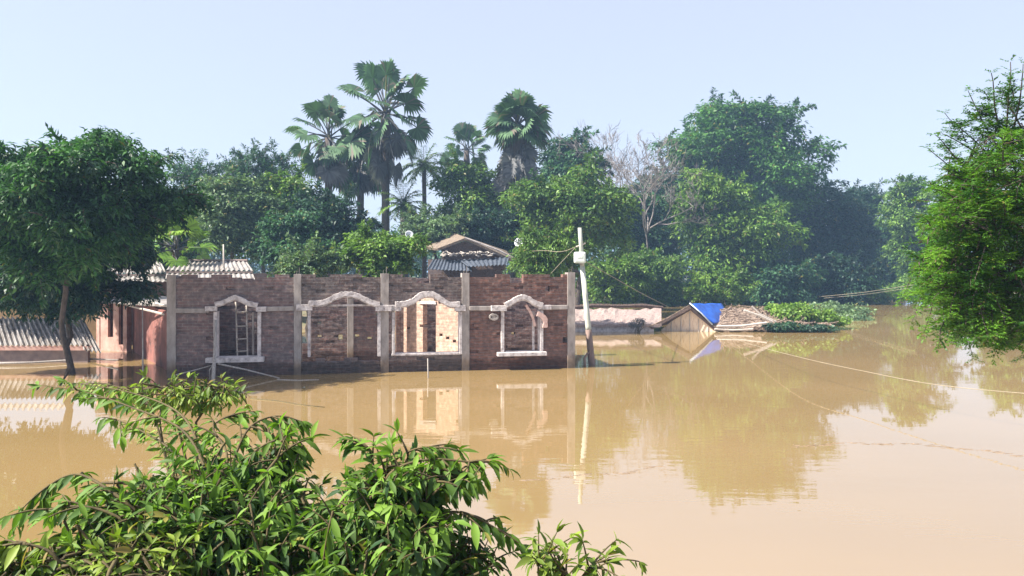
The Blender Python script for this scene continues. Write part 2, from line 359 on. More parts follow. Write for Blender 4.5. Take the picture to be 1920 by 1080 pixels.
# ================================================================ SETTING
# water
def water_mat():
    m, n, b = mk('flood_water')
    tc = N(n, 'ShaderNodeTexCoord')
    n1 = N(n, 'ShaderNodeTexNoise'); n1.inputs['Scale'].default_value = 0.25; n1.inputs['Detail'].default_value = 5
    mp = N(n, 'ShaderNodeMapping'); mp.inputs['Scale'].default_value = (0.5, 1, 1); n.links.new(tc.outputs['Object'], mp.inputs[0]); n.links.new(mp.outputs[0], n1.inputs[0])
    r = ramp(n, [(0.35, (0.252, 0.170, 0.070)), (0.65, (0.285, 0.193, 0.084))]); n.links.new(n1.outputs[0], r.inputs[0])
    n.links.new(r.outputs[0], b.inputs['Base Color'])
    b.inputs['Roughness'].default_value = 0.012; b.inputs['IOR'].default_value = 3.1; b.inputs['Specular Tint'].default_value = (0.92, 0.94, 1.0, 1)
    m2 = N(n, 'ShaderNodeMapping'); m2.inputs['Scale'].default_value = (0.8, 2.6, 1); n.links.new(tc.outputs['Object'], m2.inputs[0])
    n2 = N(n, 'ShaderNodeTexNoise'); n2.inputs['Scale'].default_value = 1.6; n2.inputs['Detail'].default_value = 3; n2.inputs['Roughness'].default_value = 0.5; n.links.new(m2.outputs[0], n2.inputs[0])
    m3 = N(n, 'ShaderNodeMapping'); m3.inputs['Scale'].default_value = (0.06, 0.14, 1); n.links.new(tc.outputs['Object'], m3.inputs[0])
    n3 = N(n, 'ShaderNodeTexNoise'); n3.inputs['Scale'].default_value = 1.0; n3.inputs['Detail'].default_value = 3; n.links.new(m3.outputs[0], n3.inputs[0])
    r3 = ramp(n, [(0.40, (0.15, 0.15, 0.15)), (0.62, (1, 1, 1))]); n.links.new(n3.outputs[0], r3.inputs[0])
    mu = N(n, 'ShaderNodeMath', operation='MULTIPLY'); n.links.new(n2.outputs[0], mu.inputs[0]); n.links.new(r3.outputs[0], mu.inputs[1])
    bump(n, b, mu.outputs[0], 0.2, 0.012)
    return m
wm = MB(); wm.v = [(-900, 2.5, 0), (900, 2.5, 0), (900, 420, 0), (-900, 420, 0)]; wm.f = [(0, 1, 2, 3)]
tag(wm.build('water', water_mat()), 'still muddy tan flood water covering the fields', 'water', kind='structure')
# terrain
xs = np.concatenate([np.linspace(-1100, -90, 12), np.arange(-80, 81, 1.5), np.linspace(90, 1100, 12)])
ys = np.concatenate([[-30, -10], np.arange(0, 8, 0.8), np.arange(9, 95, 1.5), np.geomspace(100, 1600, 18)])
tv = np.array([(x, y, ground_z(x, y) + (0.06 * math.sin(x * 1.7 + y) if y > 20 else 0.02 * math.sin(3 * x + 2 * y))) for y in ys for x in xs])
nx = len(xs)
tf = np.array([(j*nx+i, j*nx+i+1, (j+1)*nx+i+1, (j+1)*nx+i) for j in range(len(ys)-1) for i in range(nx-1)])
M['ground'] = noise_mat('muddy_ground', (0.10, 0.075, 0.045), (0.19, 0.15, 0.09), 1.5, c2=(0.07, 0.10, 0.035))
tag(np_mesh('ground', tv, tf, M['ground'], None, smooth=True), 'muddy ground and grassy bank around the flood', 'ground', kind='structure')

# ================================================================ BRICK BUILDING
A = W(314, 708); B = W(1077, 690)
ang = math.atan2(B.y - A.y, B.x - A.x); BL = (B - A).length
ux, uy = math.cos(ang), math.sin(ang)
def U(px, back=0.0):   # distance along the front (local x) where the ray of column px meets the wall plane set back by `back`
    k = (px - CX) / F; ax, ay = A.x - uy * back, A.y + ux * back
    # (ax+u*ux) = k (ay+u*uy)
    return (k * ay - ax) / (ux - k * uy)
def Z(px, py, back=0.0):
    u = U(px, back); Y = A.y + ux * back + u * uy
    return H + (HY - py) / F * Y
bld = thing('brick_building', 'roofless unfinished brick building with five columns standing in the flood water', 'building', (A.x, A.y, 0), ang)

CU, CZ = 0.115, 0.075
def cellwall(name, mat, parent, u0, u1, z0, z1, y0, y1, solid, rec=None, mtx=None):
    nu = max(1, round((u1 - u0) / CU)); nz = max(1, round((z1 - z0) / CZ)); du = (u1 - u0) / nu; dz = (z1 - z0) / nz
    S = np.zeros((nu + 2, nz + 2), bool); Dp = np.full((nu + 2, nz + 2), y0)
    for i in range(nu):
        for j in range(nz):
            uc, zc = u0 + (i + .5) * du, z0 + (j + .5) * dz
            if solid(uc, zc):
                S[i+1, j+1] = True
                if rec: Dp[i+1, j+1] = y0 + rec(i, j, uc, zc)
    mb = MB()
    def q(*p): 
        k = len(mb.v); mb.v += p; mb.f.append((k, k+1, k+2, k+3))
    for i in range(1, nu + 1):
        for j in range(1, nz + 1):
            if not S[i, j]: continue
            a, b_ = u0 + (i-1) * du, u0 + i * du; c, d = z0 + (j-1) * dz, z0 + j * dz; y = Dp[i, j]
            q((a, y, c), (b_, y, c), (b_, y, d), (a, y, d)); q((b_, y1, c), (a, y1, c), (a, y1, d), (b_, y1, d))
            for (di, dj) in ((-1, 0), (1, 0), (0, -1), (0, 1)):
                e = y1 if not S[i+di, j+dj] else Dp[i+di, j+dj]
                if e <= y + 1e-6: continue
                if di == -1: q((a, e, c), (a, y, c), (a, y, d), (a, e, d))
                elif di == 1: q((b_, y, c), (b_, e, c), (b_, e, d), (b_, y, d))
                elif dj == -1: q((a, e, c), (b_, e, c), (b_, y, c), (a, y, c))
                else: q((a, y, d), (b_, y, d), (b_, e, d), (a, e, d))
    o = mb.build(name, mat, parent)
    if mtx is not None: o.matrix_local = mtx
    return o

colpx = [(313, 330), (551, 565), (714, 729), (866, 880), (1064, 1078)]
cols = [(U(a), U(b)) for a, b in colpx]
def in_poly(u, z, poly):
    ins = False; k = len(poly)
    for i in range(k):
        (x1, y1), (x2, y2) = poly[i], poly[(i+1) % k]
        if (y1 > z) != (y2 > z) and u < (x2 - x1) * (z - y1) / (y2 - y1) + x1: ins = not ins
    return ins
def poly(pts): return [(U(x), Z(x, y)) for x, y in pts]
op_w1 = poly([(403, 674), (487, 674), (487, 578), (478, 570), (462, 566), (446, 560), (430, 566), (414, 572), (403, 578)])
op_b2 = poly([(567, 672), (712, 670), (712, 580), (700, 572), (676, 566), (650, 555), (622, 566), (600, 572), (567, 582)])
op_b3 = poly([(730, 667), (865, 665), (865, 580), (840, 572), (822, 565), (802, 556), (780, 566), (760, 574), (730, 582)])
op_w2 = poly([(944, 662), (1016, 661), (1016, 580), (1008, 571), (992, 566), (978, 560), (962, 568), (944, 578)])
OPEN = [op_w1, op_b2, op_b3, op_w2]
notches = [(U(452), U(475), Z(463, 527)), (U(785), U(806), Z(795, 529)), (U(958), U(980), Z(970, 528))]
rgh = np.random.default_rng(4)
top_noise = {}
rag2 = [rgh.uniform(0, 0.11) for _ in range(400)]
def front_solid(u, z):
    for k in OPEN:
        if in_poly(u, z, k): return False
    for a, b, zz in notches:
        if a < u < b and z > zz: return False
    i = int(u / CU)
    topz = 2.46 - (rag2[i // 3] * 0.9)
    if U(475) < u < U(565): topz -= 0.02
    if z > topz: return False
    # ragged sill of the second bay
    if U(567) < u < U(712) and Z(640, 672) - rag2[i // 2] * 0.9 < z < Z(640, 640): return False
    for hu, hz in HOLES:
        if abs(u - hu) < 0.06 and abs(z - hz) < 0.045: return False
    return True
HOLES = [(U(1057), Z(1057, 637)), (U(1025), Z(1025, 541))]
recn = np.random.default_rng(9).uniform(size=(400, 60))
def rec(i, j, u, z):
    r = recn[(i + (j % 2)) // 2, j]
    rough = 1.0 if (U(565) < u < U(866) and z > 1.75) else 0.35
    if r > 1 - 0.10 * rough: return 0.055
    return (r * 0.016) * (1.0 + rough)
bands = [cols[0][1], cols[1][0], cols[1][1], cols[2][0], cols[2][1], cols[3][0], cols[3][1], cols[4][0]]
for k in range(4):
    m = ('brick', 'brick_grey', 'brick_grey', 'brick_red')[k]
    cellwall('front_wall', M[m], bld, bands[2*k], bands[2*k+1], -0.6, 2.44, 0.0, 0.24, front_solid, rec)
for a, b in cols:
    mb = MB(); top = 2.43 + 0.006 * a
    mb.box(a, b, -0.03, 0.27, -1.2, top)
    for q in range(2):   # starter bars
        mb.tube([(a + 0.06 + q * (b - a - .12), 0.1, top - 0.02), (a + 0.06 + q * (b - a - .12) + 0.01, 0.1, top + 0.09 + 0.08 * q)], 0.006, 4)
    mb.build('column', M['concrete'], bld, bevel=0.012)
# lintel band between the columns, broken at the arches
def band(pxa, pya, pxb, pyb, th=0.13):
    ua, ub = U(pxa), U(pxb); za, zb = Z(pxa, pya), Z(pxb, pyb)
    mb = MB(); y0, y1 = -0.045, 0.262
    mb.quadbox([(ua, y0, za - th), (ub, y0, zb - th), (ub, y1, zb - th), (ua, y1, za - th), (ua, y0, za), (ub, y0, zb), (ub, y1, zb), (ua, y1, za)])
    return mb
for seg in ((330, 578, 392, 578), (500, 575, 551, 574), (565, 573, 575, 573), (880, 574, 922, 574), (1016, 573, 1064, 572)):
    band(*seg, th=0.11).build('lintel_band', M['concrete'], bld, bevel=0.01)

def ribbon(pts, th, y0, y1, mb):
    """moulding: a polyline in the (u,z) plane thickened by th and extruded from y0 to y1"""
    n = len(pts); L = []; Rr = []
    for i in range(n):
        p = Vector(pts[i]); a = Vector(pts[max(i-1, 0)]); b = Vector(pts[min(i+1, n-1)])
        d = (b - a).normalized(); nn = Vector((-d.y, d.x))
        L.append(p + nn * th / 2); Rr.append(p - nn * th / 2)
    jr = random.Random(n * 7 + int(th * 1000)); L = [p + Vector((jr.uniform(-1, 1), jr.uniform(-1, 1))) * th * .09 for p in L]; Rr = [p + Vector((jr.uniform(-1, 1), jr.uniform(-1, 1))) * th * .09 for p in Rr]
    k = len(mb.v)
    for i in range(n):
        mb.v += [(L[i].x, y0, L[i].y), (Rr[i].x, y0, Rr[i].y), (Rr[i].x, y1, Rr[i].y), (L[i].x, y1, L[i].y)]
    for i in range(n - 1):
        for j in range(4):
            mb.f.append((k+4*i+j, k+4*i+(j+1) % 4, k+4*(i+1)+(j+1) % 4, k+4*(i+1)+j))
    mb.f += [(k, k+3, k+2, k+1), (k+4*n-4, k+4*n-3, k+4*n-2, k+4*n-1)]
def smoothpl(pts, n=5):
    out = []
    for i in range(len(pts) - 1):
        p0 = pts[max(i-1, 0)]; p1 = pts[i]; p2 = pts[i+1]; p3 = pts[min(i+2, len(pts)-1)]
        for q in range(n):
            t = q / n
            out.append(tuple(0.5 * ((2*p1[c]) + (-p0[c]+p2[c])*t + (2*p0[c]-5*p1[c]+4*p2[c]-p3[c])*t*t + (-p0[c]+3*p1[c]-3*p2[c]+p3[c])*t**3) for c in (0, 1)))
    out.append(pts[-1]); return out
def arch(pxs, curve, parent, th=0.10, mat='plaster', name='arch_moulding', inner=True):
    left, right = pxs
    mb = MB()
    cv = smoothpl(poly(curve), 5)
    ribbon(cv, th, -0.13, 0.02, mb)
    if inner: ribbon([(u, z - th * 0.62) for u, z in cv], th * 0.28, -0.085, 0.02, mb)
    for (xa, ya, xb, yb) in (left, right):
        u0, u1 = U(xa), U(xb); z0, z1 = Z(xa, yb), Z(xa, ya)
        mb.box(min(u0, u1), max(u0, u1), -0.118, 0.02, z0, z1)
    return mb.build(name, M[mat], parent, bevel=0.006)
def frame_part(parent, pxa, pxb, pya, pyb, name='jamb', y0=-0.06, y1=0.26, mat='plaster', lean=0):
    u0, u1 = U(pxa), U(pxb); z0, z1 = Z(pxa, pyb), Z(pxa, pya)
    mb = MB(); mb.quadbox([(u0, y0, z0), (u1, y0, z0), (u1, y1, z0), (u0, y1, z0), (u0+lean, y0, z1), (u1+lean, y0, z1), (u1+lean, y1, z1), (u0+lean, y1, z1)])
    return mb.build(name, M[mat], parent, bevel=0.008)
def wgroup(name, label=None):
    e = bpy.data.objects.new(name, None); C.objects.link(e); e.parent = bld; e.empty_display_size = 0.2
    if label: e['label'] = label
    return e
w1 = wgroup('window', 'left window with a curved hood and a slab sill')
arch(((386, 574, 408, 583), (481, 575, 500, 584)), [(404, 570), (418, 567), (432, 561), (442, 557), (452, 561), (466, 568), (484, 572)], w1)
frame_part(w1, 401, 408, 584, 671, lean=0.0); frame_part(w1, 483, 490, 585, 671)
frame_part(w1, 388, 496, 670, 679, 'sill', -0.22, 0.28)
frame_part(w1, 471, 475, 586, 667, 'mullion', 0.14, 0.18, 'concrete')
v2 = wgroup('veranda_opening', 'wide second bay with a low arched hood')
arch(((556, 571, 586, 582), (704, 572, 740, 583)), [(579, 568), (600, 568), (616, 563), (634, 554), (652, 551), (670, 554), (688, 563), (704, 569), (712, 570)], v2, th=0.12)
frame_part(v2, 577, 582, 582, 669); frame_part(v2, 708, 714, 583, 668)
frame_part(v2, 600, 705, 571, 575, 'tie_bar', 0.05, 0.12)
v3 = wgroup('veranda_opening', 'third bay with arched hood and sunlit room behind')
arch(((733, 573, 752, 583), (852, 572, 872, 583), ), [(740, 570), (758, 569), (774, 564), (786, 555), (801, 551), (816, 554), (830, 563), (844, 570), (862, 570)], v3, th=0.13)
frame_part(v3, 735, 740, 584, 665); frame_part(v3, 861, 866, 584, 664); frame_part(v3, 734, 864, 663, 667, 'sill', -0.05, 0.27)
w2 = wgroup('window', 'right window with broken hood and white sill')
arch(((920, 573, 949, 583), (1009, 572, 1032, 580)), [(946, 572), (958, 566), (970, 559), (980, 557), (992, 561), (1002, 568), (1016, 572)], w2, th=0.12)
frame_part(w2, 939, 945, 583, 660); frame_part(w2, 1012, 1018, 582, 660); frame_part(w2, 1000, 1004, 584, 660, 'mullion', 0.1, 0.16)
frame_part(w2, 931, 1022, 660, 667, 'sill', -0.22, 0.28)
# scrolls of the broken hood (left disc, right hanging piece)
mb = MB(); cu, cz = U(925), Z(925, 594); ring = []
for i in range(14):
    t = i / 13 * 2 * math.pi; ring.append((cu + 0.10 * math.cos(t), cz + 0.065 * math.sin(t)))
ribbon(ring, 0.05, -0.10, 0.0, mb); ribbon([(cu - .05, cz), (cu + .06, cz - .01)], 0.07, -0.085, 0.0, mb)
mb.build('scroll', M['concrete'], w2, bevel=0.006)
mb = MB(); ribbon(smoothpl(poly([(986, 572), (994, 584), (1000, 598), (1003, 612)]), 4), 0.06, -0.02, 0.05, mb)
ribbon(smoothpl(poly([(1006, 588), (1014, 591), (1021, 600), (1020, 614)]), 4), 0.12, -0.11, -0.03, mb)
mb.build('broken_bracket', noise_mat('pinkish_plaster', (0.42, 0.26, 0.22), (0.66, 0.48, 0.42), 8), w2, bevel=0.006)
# side walls and inner walls
def side(u, y0, y1, ztop, mat, name='side_wall', raw=None):
    mt = Matrix.Translation((u, 0, 0)) @ Matrix.Rotation(R(90), 4, 'Z')
    return cellwall(name, M[mat], bld, y0, y1, -0.6, ztop, -0.12, 0.12, raw or (lambda a, b: b < ztop - rag2[int(a / CU) % 300] * 0.6), rec, mt)
DB = 2.7
side(0.135, 0.28, DB - 0.002, 2.4, 'brick'); side(BL - 0.135, 0.28, DB - 0.002, 1.35, 'brick')
bh = [(U(x, DB), Z(x, y, DB)) for x, y in ((600, 632), (636, 633), (672, 630), (694, 634), (707, 588), (965, 625), (600, 606))]
def back_solid(u, z):
    if z > 2.36 - rag2[int(u / CU) % 300] * 0.8: return False
    if U(735, DB) < u < U(742, DB) and 0.3 < z < 1.8: return False
    if U(566, DB) < u < U(578, DB) and 0.5 < z < 1.7: return False
    for hu, hz in bh:
        if abs(u - hu) < 0.07 and abs(z - hz) < 0.05: return False
    return True
cellwall('back_wall', M['brick'], bld, 0.0, BL, -0.6, 2.4, DB, DB + 0.24, back_solid, rec)
# inner wall pier of bay two and the sunlit partition of bay three
mb = MB(); mb.box(U(651, DB), U(663, DB), DB - 0.06, DB - 0.004, -0.6, 2.3); mb.build('inner_column', M['concrete'], bld, bevel=0.01)
mb = MB(); u0 = U(742, 2.2); mb.box(u0, u0 + 0.13, 2.1, 2.35, -0.6, 2.3); mb.build('inner_column', M['brick_red'], bld, bevel=0.01)
p0 = Vector((U(757, 2.45), 2.45)); p1 = Vector((U(868, 1.1), 1.1)); pl = (p1 - p0).length; pa = math.atan2(p1.y - p0.y, p1.x - p0.x)
mt = Matrix.Translation((p0.x, p0.y, 0)) @ Matrix.Rotation(pa, 4, 'Z')
ph = [(0.35, 1.05), (0.62, 1.0), (0.2, 0.95), (pl*.62, .8), (pl*.75, .72), (pl * .87, .66), (pl*.9, 1.5)]
def part_solid(u, z):
    if z > 1.92 - 0.05 * rag2[int(u / CU)] : return False
    if pl * 0.31 < u < pl * 0.535 and z < 1.62: return False
    for hu, hz in ph:
        if abs(u - hu) < 0.04 and abs(z - hz) < 0.04: return False
    return True
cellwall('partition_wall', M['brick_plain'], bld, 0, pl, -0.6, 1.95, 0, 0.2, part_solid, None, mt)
mb = MB(); mb.box(pl*0.31 - 0.06, pl*0.535 + 0.06, -0.03, 0.22, 1.62, 1.70, mt); mb.build('door_lintel', M['plaster'], bld)

# ladder inside the left window
lz0, lz1 = Z(445, 668) - 0.5, Z(445, 568)
ld = thing('ladder', 'pale wooden ladder standing upright in the left window', 'ladder', (A.x, A.y, 0), ang)
def rail(pa_, pb_):
    mb = MB(); (xa, ya), (xb, yb) = pa_, pb_
    mb.tube([(U(xa, .5), 0.5, Z(xa, ya, .5) - .6), (U(xa, .5), .5, Z(xa, ya, .5)), (U(xb, .5), 0.5, Z(xb, yb, .5))], 0.02, 6); mb.build('rail', M['palewood'], ld, smooth=True)
rail((445, 668), (442, 566)); rail((464, 665), (462, 566))
for y in (586, 612, 636, 659, 688):
    mb = MB(); mb.tube([(U(442.5, .5), 0.485, Z(442, y, .5)), (U(464, .5), 0.485, Z(464, y - 1, .5))], 0.016, 6); mb.build('rung', M['palewood'], ld, smooth=True)

def stick(label, pts, r, name='stick', cat='stick', mat='wood', group=None):
    mb = MB(); pts = [Vector(p) for p in pts]; o = pts[0].copy()
    n = len(pts); mb.tube([p - o for p in pts], [r * (1 - 0.35 * i / (n-1)) for i in range(n)], 6)
    ob = mb.build(name, M[mat], None, smooth=True); ob.location = o
    return tag(ob, label, cat, group)
stick('forked grey pole leaning in front of the left window', [P(399, 725, 18.2), P(401, 690, 18.4), P(403, 655, 18.7), P(405, 600, 18.9)], 0.05, 'leaning_pole', 'pole')
stick('short thin stake beside the forked pole at the left window', [P(394, 712, 18.5), P(393, 694, 18.5), P(400, 682, 18.55)], 0.02, 'stake', 'stake')
stick('thin bamboo sloping up from the first column to the forked pole', [P(330, 703, 18.4), P(365, 694, 18.5), P(397, 685, 18.6)], 0.018, 'bamboo_pole', 'bamboo')
stick('long bamboo sloping from the left window down into the water', [P(408, 682, 18.6), P(460, 693, 18.8), P(524, 709, 18.75)], 0.025, 'bamboo_pole', 'bamboo')
stick('flat board floating at the foot of the second column', [W(520, 712), W(560, 713.5), W(598, 712)], 0.02, 'floating_board', 'board')
stick('thin pale stake standing in the water before the third bay', [W(803, 709) - Vector((0, 0, .3)), W(803, 709), P(802, 672, 18.9)], 0.018, 'stake', 'stake')

# ================================================================ PINK HOUSE AND SHEDS ON THE LEFT
c1 = P(238, 660, 25.0); ph_ang = R(-24)
pk = thing('pink_house', 'small pink plastered house with two slit windows beside the brick building', 'house', (c1.x, c1.y, 0), ph_ang)
pw = 1.32
def pink_solid(u, z):
    for a, b, zl, zh in ((-0.82, -0.64, 0.42, 1.75), (-0.34, -0.16, 0.2, 1.75)):
        if a < u < b and zl < z < zh: return False
    return True
cellwall('front_wall', M['pink'], pk, -pw, 0, -0.6, 1.85, 0, 0.15, pink_solid)
for xa, xb, zl, zh in ((-0.86, -0.60, 0.36, 1.8), (-0.38, -0.12, 0.14, 1.8)):
    mb = MB(); mb.box(xa, xb, 0.09, 0.12, zl, zh); mb.build('void_panel', M['void'], pk)  # dark panel set in each slit window, its colour standing for indoor shade
mb = MB(); mb.box(-0.155, 0.02, -0.02, 0.16, -0.6, 1.9); mb.box(-pw - .02, -pw + 0.13, -0.02, 0.16, -0.6, 1.9); mb.build('corner_pier', M['pink'], pk, bevel=0.01)
inv = Matrix.Rotation(-ph_ang, 4, 'Z') @ Matrix.Translation((-c1.x, -c1.y, 0))
e1 = inv @ P(322, 690, 20.2); e1.z = 0
def lw(p): q = inv @ p; return q
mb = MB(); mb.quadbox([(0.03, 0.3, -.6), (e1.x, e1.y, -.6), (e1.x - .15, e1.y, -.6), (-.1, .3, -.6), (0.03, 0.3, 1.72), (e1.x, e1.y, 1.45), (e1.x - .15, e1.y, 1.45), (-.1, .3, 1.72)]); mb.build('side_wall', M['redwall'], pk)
dx, dy = e1.x - 0.03, e1.y - 0.3
mb = MB()
for t0, t1, zz0, zz1 in ((0.08, 0.2, -.5, 1.6), (0.34, 0.38, -.5, 1.6)):
    mb.quadbox([(0.035 + dx * t0 + .02, .3 + dy * t0, zz0), (0.035 + dx * t1 + .02, .3 + dy * t1, zz0), (0.0 + dx * t1, .3 + dy * t1, zz0), (0.0 + dx * t0, .3 + dy * t0, zz0),
                (0.035 + dx * t0 + .02, .3 + dy * t0, zz1), (0.035 + dx * t1 + .02, .3 + dy * t1, zz1), (0.0 + dx * t1, .3 + dy * t1, zz1), (0.0 + dx * t0, .3 + dy * t0, zz1)])
mb.build('dark_recess', M['void'], pk)  # near-black slabs paint the dark recess onto the side wall
def corr(name, mat, parent, p00, p10, p01, p11, waves, amp=0.025, th=0.01, sag=0.0, nv=6):
    """corrugated sheet between four corners: p00-p10 is the eave (waves run along it), p01-p11 the ridge"""
    n = waves * 6; v = []; f = []
    p00, p10, p01, p11 = map(Vector, (p00, p10, p01, p11)); nn = (p10 - p00).cross(p01 - p00).normalized()
    if nn.z < 0: nn = -nn
    for lay in (0, 1):
        for j in range(nv + 1):
            for i in range(n + 1):
                s, t = i / n, j / nv
                p = (p00 * (1-s) + p10 * s) * (1-t) + (p01 * (1-s) + p11 * s) * t
                p = p + nn * (amp * math.sin(2 * math.pi * waves * s) - lay * th - sag * math.sin(math.pi * s) * 1.0)
                v.append(tuple(p))
    m = (n + 1); K = m * (nv + 1)
    for j in range(nv):
        for i in range(n):
            a = j * m + i; f.append((a, a+1, a+m+1, a+m)); f.append((K+a, K+a+m, K+a+m+1, K+a+1))
    for i in range(n): f.append((i, K+i, K+i+1, i+1)); a = nv*m+i; f.append((a, a+1, K+a+1, K+a))
    for j in range(nv): a = j*m; f.append((a, a+m, K+a+m, K+a)); a = j*m+n; f.append((a, K+a, K+a+m, a+m))
    mb = MB(); mb.v = v; mb.f = f
    return mb.build(name, M[mat], parent)
mb = MB()
q = [lw(P(178, 563, 23.8)), lw(P(330, 572, 20.6)), lw(P(330, 556, 25.0)), lw(P(190, 553, 26.5))]
mb.quadbox([tuple(p - Vector((0, 0, .07))) for p in q] + [tuple(p) for p in q]); mb.build('roof', M['sheet'], pk, bevel=0.01)
mb = MB(); mb.tube([lw(P(238, 572, 23.0)), lw(P(318, 592, 20.4))], 0.03, 5); mb.tube([lw(P(262, 564, 23.0)), lw(P(320, 575, 20.4))], 0.03, 5); mb.build('rafter', M['palewood'], pk)
stick('thin grey post standing in the water between the pink house and the brick building', [P(268, 735, 18.6) - Vector((0, 0, .4)), P(268, 700, 18.6), P(267, 570, 18.8)], 0.022, 'thin_post', 'post')

# sunken corrugated shed at the far left
sh = thing('sunken_shed', 'half sunken shed with a striped corrugated roof at the left edge', 'shed', (W(90, 682).x, W(90, 682).y, 0))
o = Vector(sh.location)
Ds = 22.0
a0, a1, b0, b1 = P(-60, 650, Ds), P(172, 648, Ds), P(-70, 594, Ds + 1.2), P(140, 598, Ds + 1.2)
corr('roof', 'sheet', sh, a0 - o, a1 - o, b0 - o, b1 - o, 23, 0.055)
corr('roof_sheet', 'sheet', sh, P(157, 657, Ds - .1) - o, P(190, 660, Ds - .1) - o, P(136, 599, Ds + 1.15) - o, P(156, 597, Ds + 1.15) - o, 4, 0.045)
mb = MB(); mb.box(P(-60, 0, Ds).x - o.x, P(162, 0, Ds).x - o.x, 0.28, 0.4, -0.6, P(0, 650, Ds + .3).z); mb.build('wall', M['mud'], sh)
mb = MB(); mb.box(P(-60, 0, Ds).x - o.x, P(172, 0, Ds).x - o.x, 0.20, 0.26, P(0, 657, Ds).z, P(0, 649, Ds).z); mb.build('eave_board', M['pink'], sh)
stick('long pale bamboo rail lying along the water before the sunken shed', [W(-60, 686) + Vector((0, 0, .05)), W(60, 684) + Vector((0, 0, .06)), W(170, 677) + Vector((0, 0, .06)), W(290, 660, .12) + Vector((0, -2.2, 0.0))], 0.035, 'bamboo_rail', 'rail')
# yellow-brown hut bits further behind it
yh = thing('mud_hut', 'low ochre mud hut behind the striped corrugated roof', 'hut', P(30, 620, 27)); o = Vector(yh.location)
mb = MB(); mb.box(-3, 2.75, 0, 2.4, -1.2, P(0, 560, 27).z - o.z)
mb.build('wall', noise_mat('ochre_mud', (0.30, 0.20, 0.11), (0.50, 0.36, 0.2), 3), yh)
corr('roof', 'sheet', yh, P(-80, 545, 26.5) - o, P(125, 546, 26.5) - o, P(-80, 521, 28) - o, P(118, 521, 28) - o, 18, 0.03)
# corrugated roofed houses behind
def roofed(label, x0, x1, ey, ry, rx0, rx1, D, mat='sheet', wallmat='mud', slats=True, wall_to=None):
    h = thing('tin_roofed_house', label, 'house', (P((x0+x1)/2, 0, D).x, D, 0.2), 0, 'tin roofed houses behind the brick building'); o = Vector(h.location)
    wv = int((x1 - x0) / F * D / 0.17)
    corr('roof', mat, h, P(x0, ey, D) - o, P(x1, ey, D) - o, P(rx0, ry, D + 2.0) - o, P(rx1, ry, D + 2.0) - o, wv, 0.03)
    mb = MB(); mb.tube([P(rx0 - 2, ry - 1, D + 2.0) - o, P(rx1 + 2, ry - 1, D + 2.0) - o], 0.06, 6); mb.build('ridge', M['mud'], h)
    mb = MB(); mb.box(P(x0 + 8, 0, D).x - o.x, P(x1 - 8, 0, D).x - o.x, 0.3, 2.6, -1.2, P(0, ey + 6, D).z - o.z); mb.build('wall', M[wallmat], h)
    mb = MB(); mb.box(P(x0, 0, D).x - o.x, P(x1, 0, D).x - o.x, -0.03, 0.03, P(0, ey + 5, D).z - o.z, P(0, ey + 2, D).z - o.z); mb.build('eave_board', M['mud'], h)
    corr('lower_roof', mat, h, P(x0 - 2, ey + 16, D - .8) - o, P(x1 + 4, ey + 16, D - .8) - o, P(x0, ey + 6, D) - o, P(x1, ey + 6, D) - o, wv, 0.02)
    return h
roofed('house with a pale corrugated roof right behind the first brick bay', 312, 474, 507, 490, 322, 462, 27)
roofed('house with a whitish corrugated roof half hidden by the big left tree', 176, 312, 512, 488, 182, 300, 29)
stick('slim wooden post rising over the pale corrugated roof', [P(420, 520, 27.5), P(419, 458, 27.5)], 0.035, 'wooden_post', 'post', 'palewood')

# old tiled house behind the third bay
th = thing('tiled_house', 'old house with a brown tiled gable roof and blue tin porch behind the wall', 'house', (P(870, 0, 42).x, 42, 0.3)); o = Vector(th.location)
D = 42
def slab(name, mat, parent, q, th_=0.12):
    mb = MB(); q = [Vector(p) for p in q]; nn = (q[1]-q[0]).cross(q[3]-q[0]).normalized()
    if nn.z < 0: nn = -nn
    mb.quadbox([tuple(p - nn * th_) for p in q] + [tuple(p) for p in q]); return mb.build(name, M[mat], parent)
apx, ap = P(872, 446, D) - o, P(848, 436, D + 4.5) - o
slab('roof', 'tile', th, [P(820, 466, D - .1) - o, apx, ap, P(776, 462, D + 4.5) - o])
slab('roof', 'tile', th, [apx + Vector((0, 0, .02)), P(962, 487, D - .1) - o, P(950, 470, D + 4.5) - o, ap + Vector((0, 0, .02))])
mb = MB(); mb.tube([apx + Vector((0, -.06, 0)), P(935, 470, D - .1) - o + Vector((0, -.06, 0.02)), P(962, 484, D - .1) - o + Vector((0, -.06, 0.02))], 0.05, 5); mb.build('barge_board', M['oldsheet'], th)
mb = MB(); g = [P(828, 466, D + .3) - o, P(872, 452, D + .3) - o, P(945, 480, D + .3) - o, P(945, 520, D + .3) - o, P(828, 520, D + .3) - o]
k = [tuple(p) for p in g] + [tuple(p + Vector((0, .3, 0))) for p in g]; mb.v = k; mb.f = [(0, 1, 2, 3, 4), (9, 8, 7, 6, 5)] + [(i, 5 + i, 5 + (i+1) % 5, (i+1) % 5) for i in range(5)]
mb.build('gable_wall', M['darkthatch'], th)
mb = MB(); mb.box(P(800, 0, D).x - o.x, P(948, 0, D).x - o.x, 0.62, 4.5, -0.6, P(0, 486, D).z - o.z); mb.build('wall', M['mud'], th)
corr('porch_roof', 'bluesheet', th, P(800, 505, D - 2) - o, P(885, 508, D - 2) - o, P(812, 486, D + .2) - o, P(880, 488, D + .2) - o, 12, 0.03)
corr('porch_roof', 'bluesheet', th, P(878, 500, D - 2.2) - o, P(950, 496, D - 2.2) - o, P(860, 487, D + .15) - o, P(955, 481, D + .15) - o, 10, 0.03)
rr = random.Random(3); mb = MB()
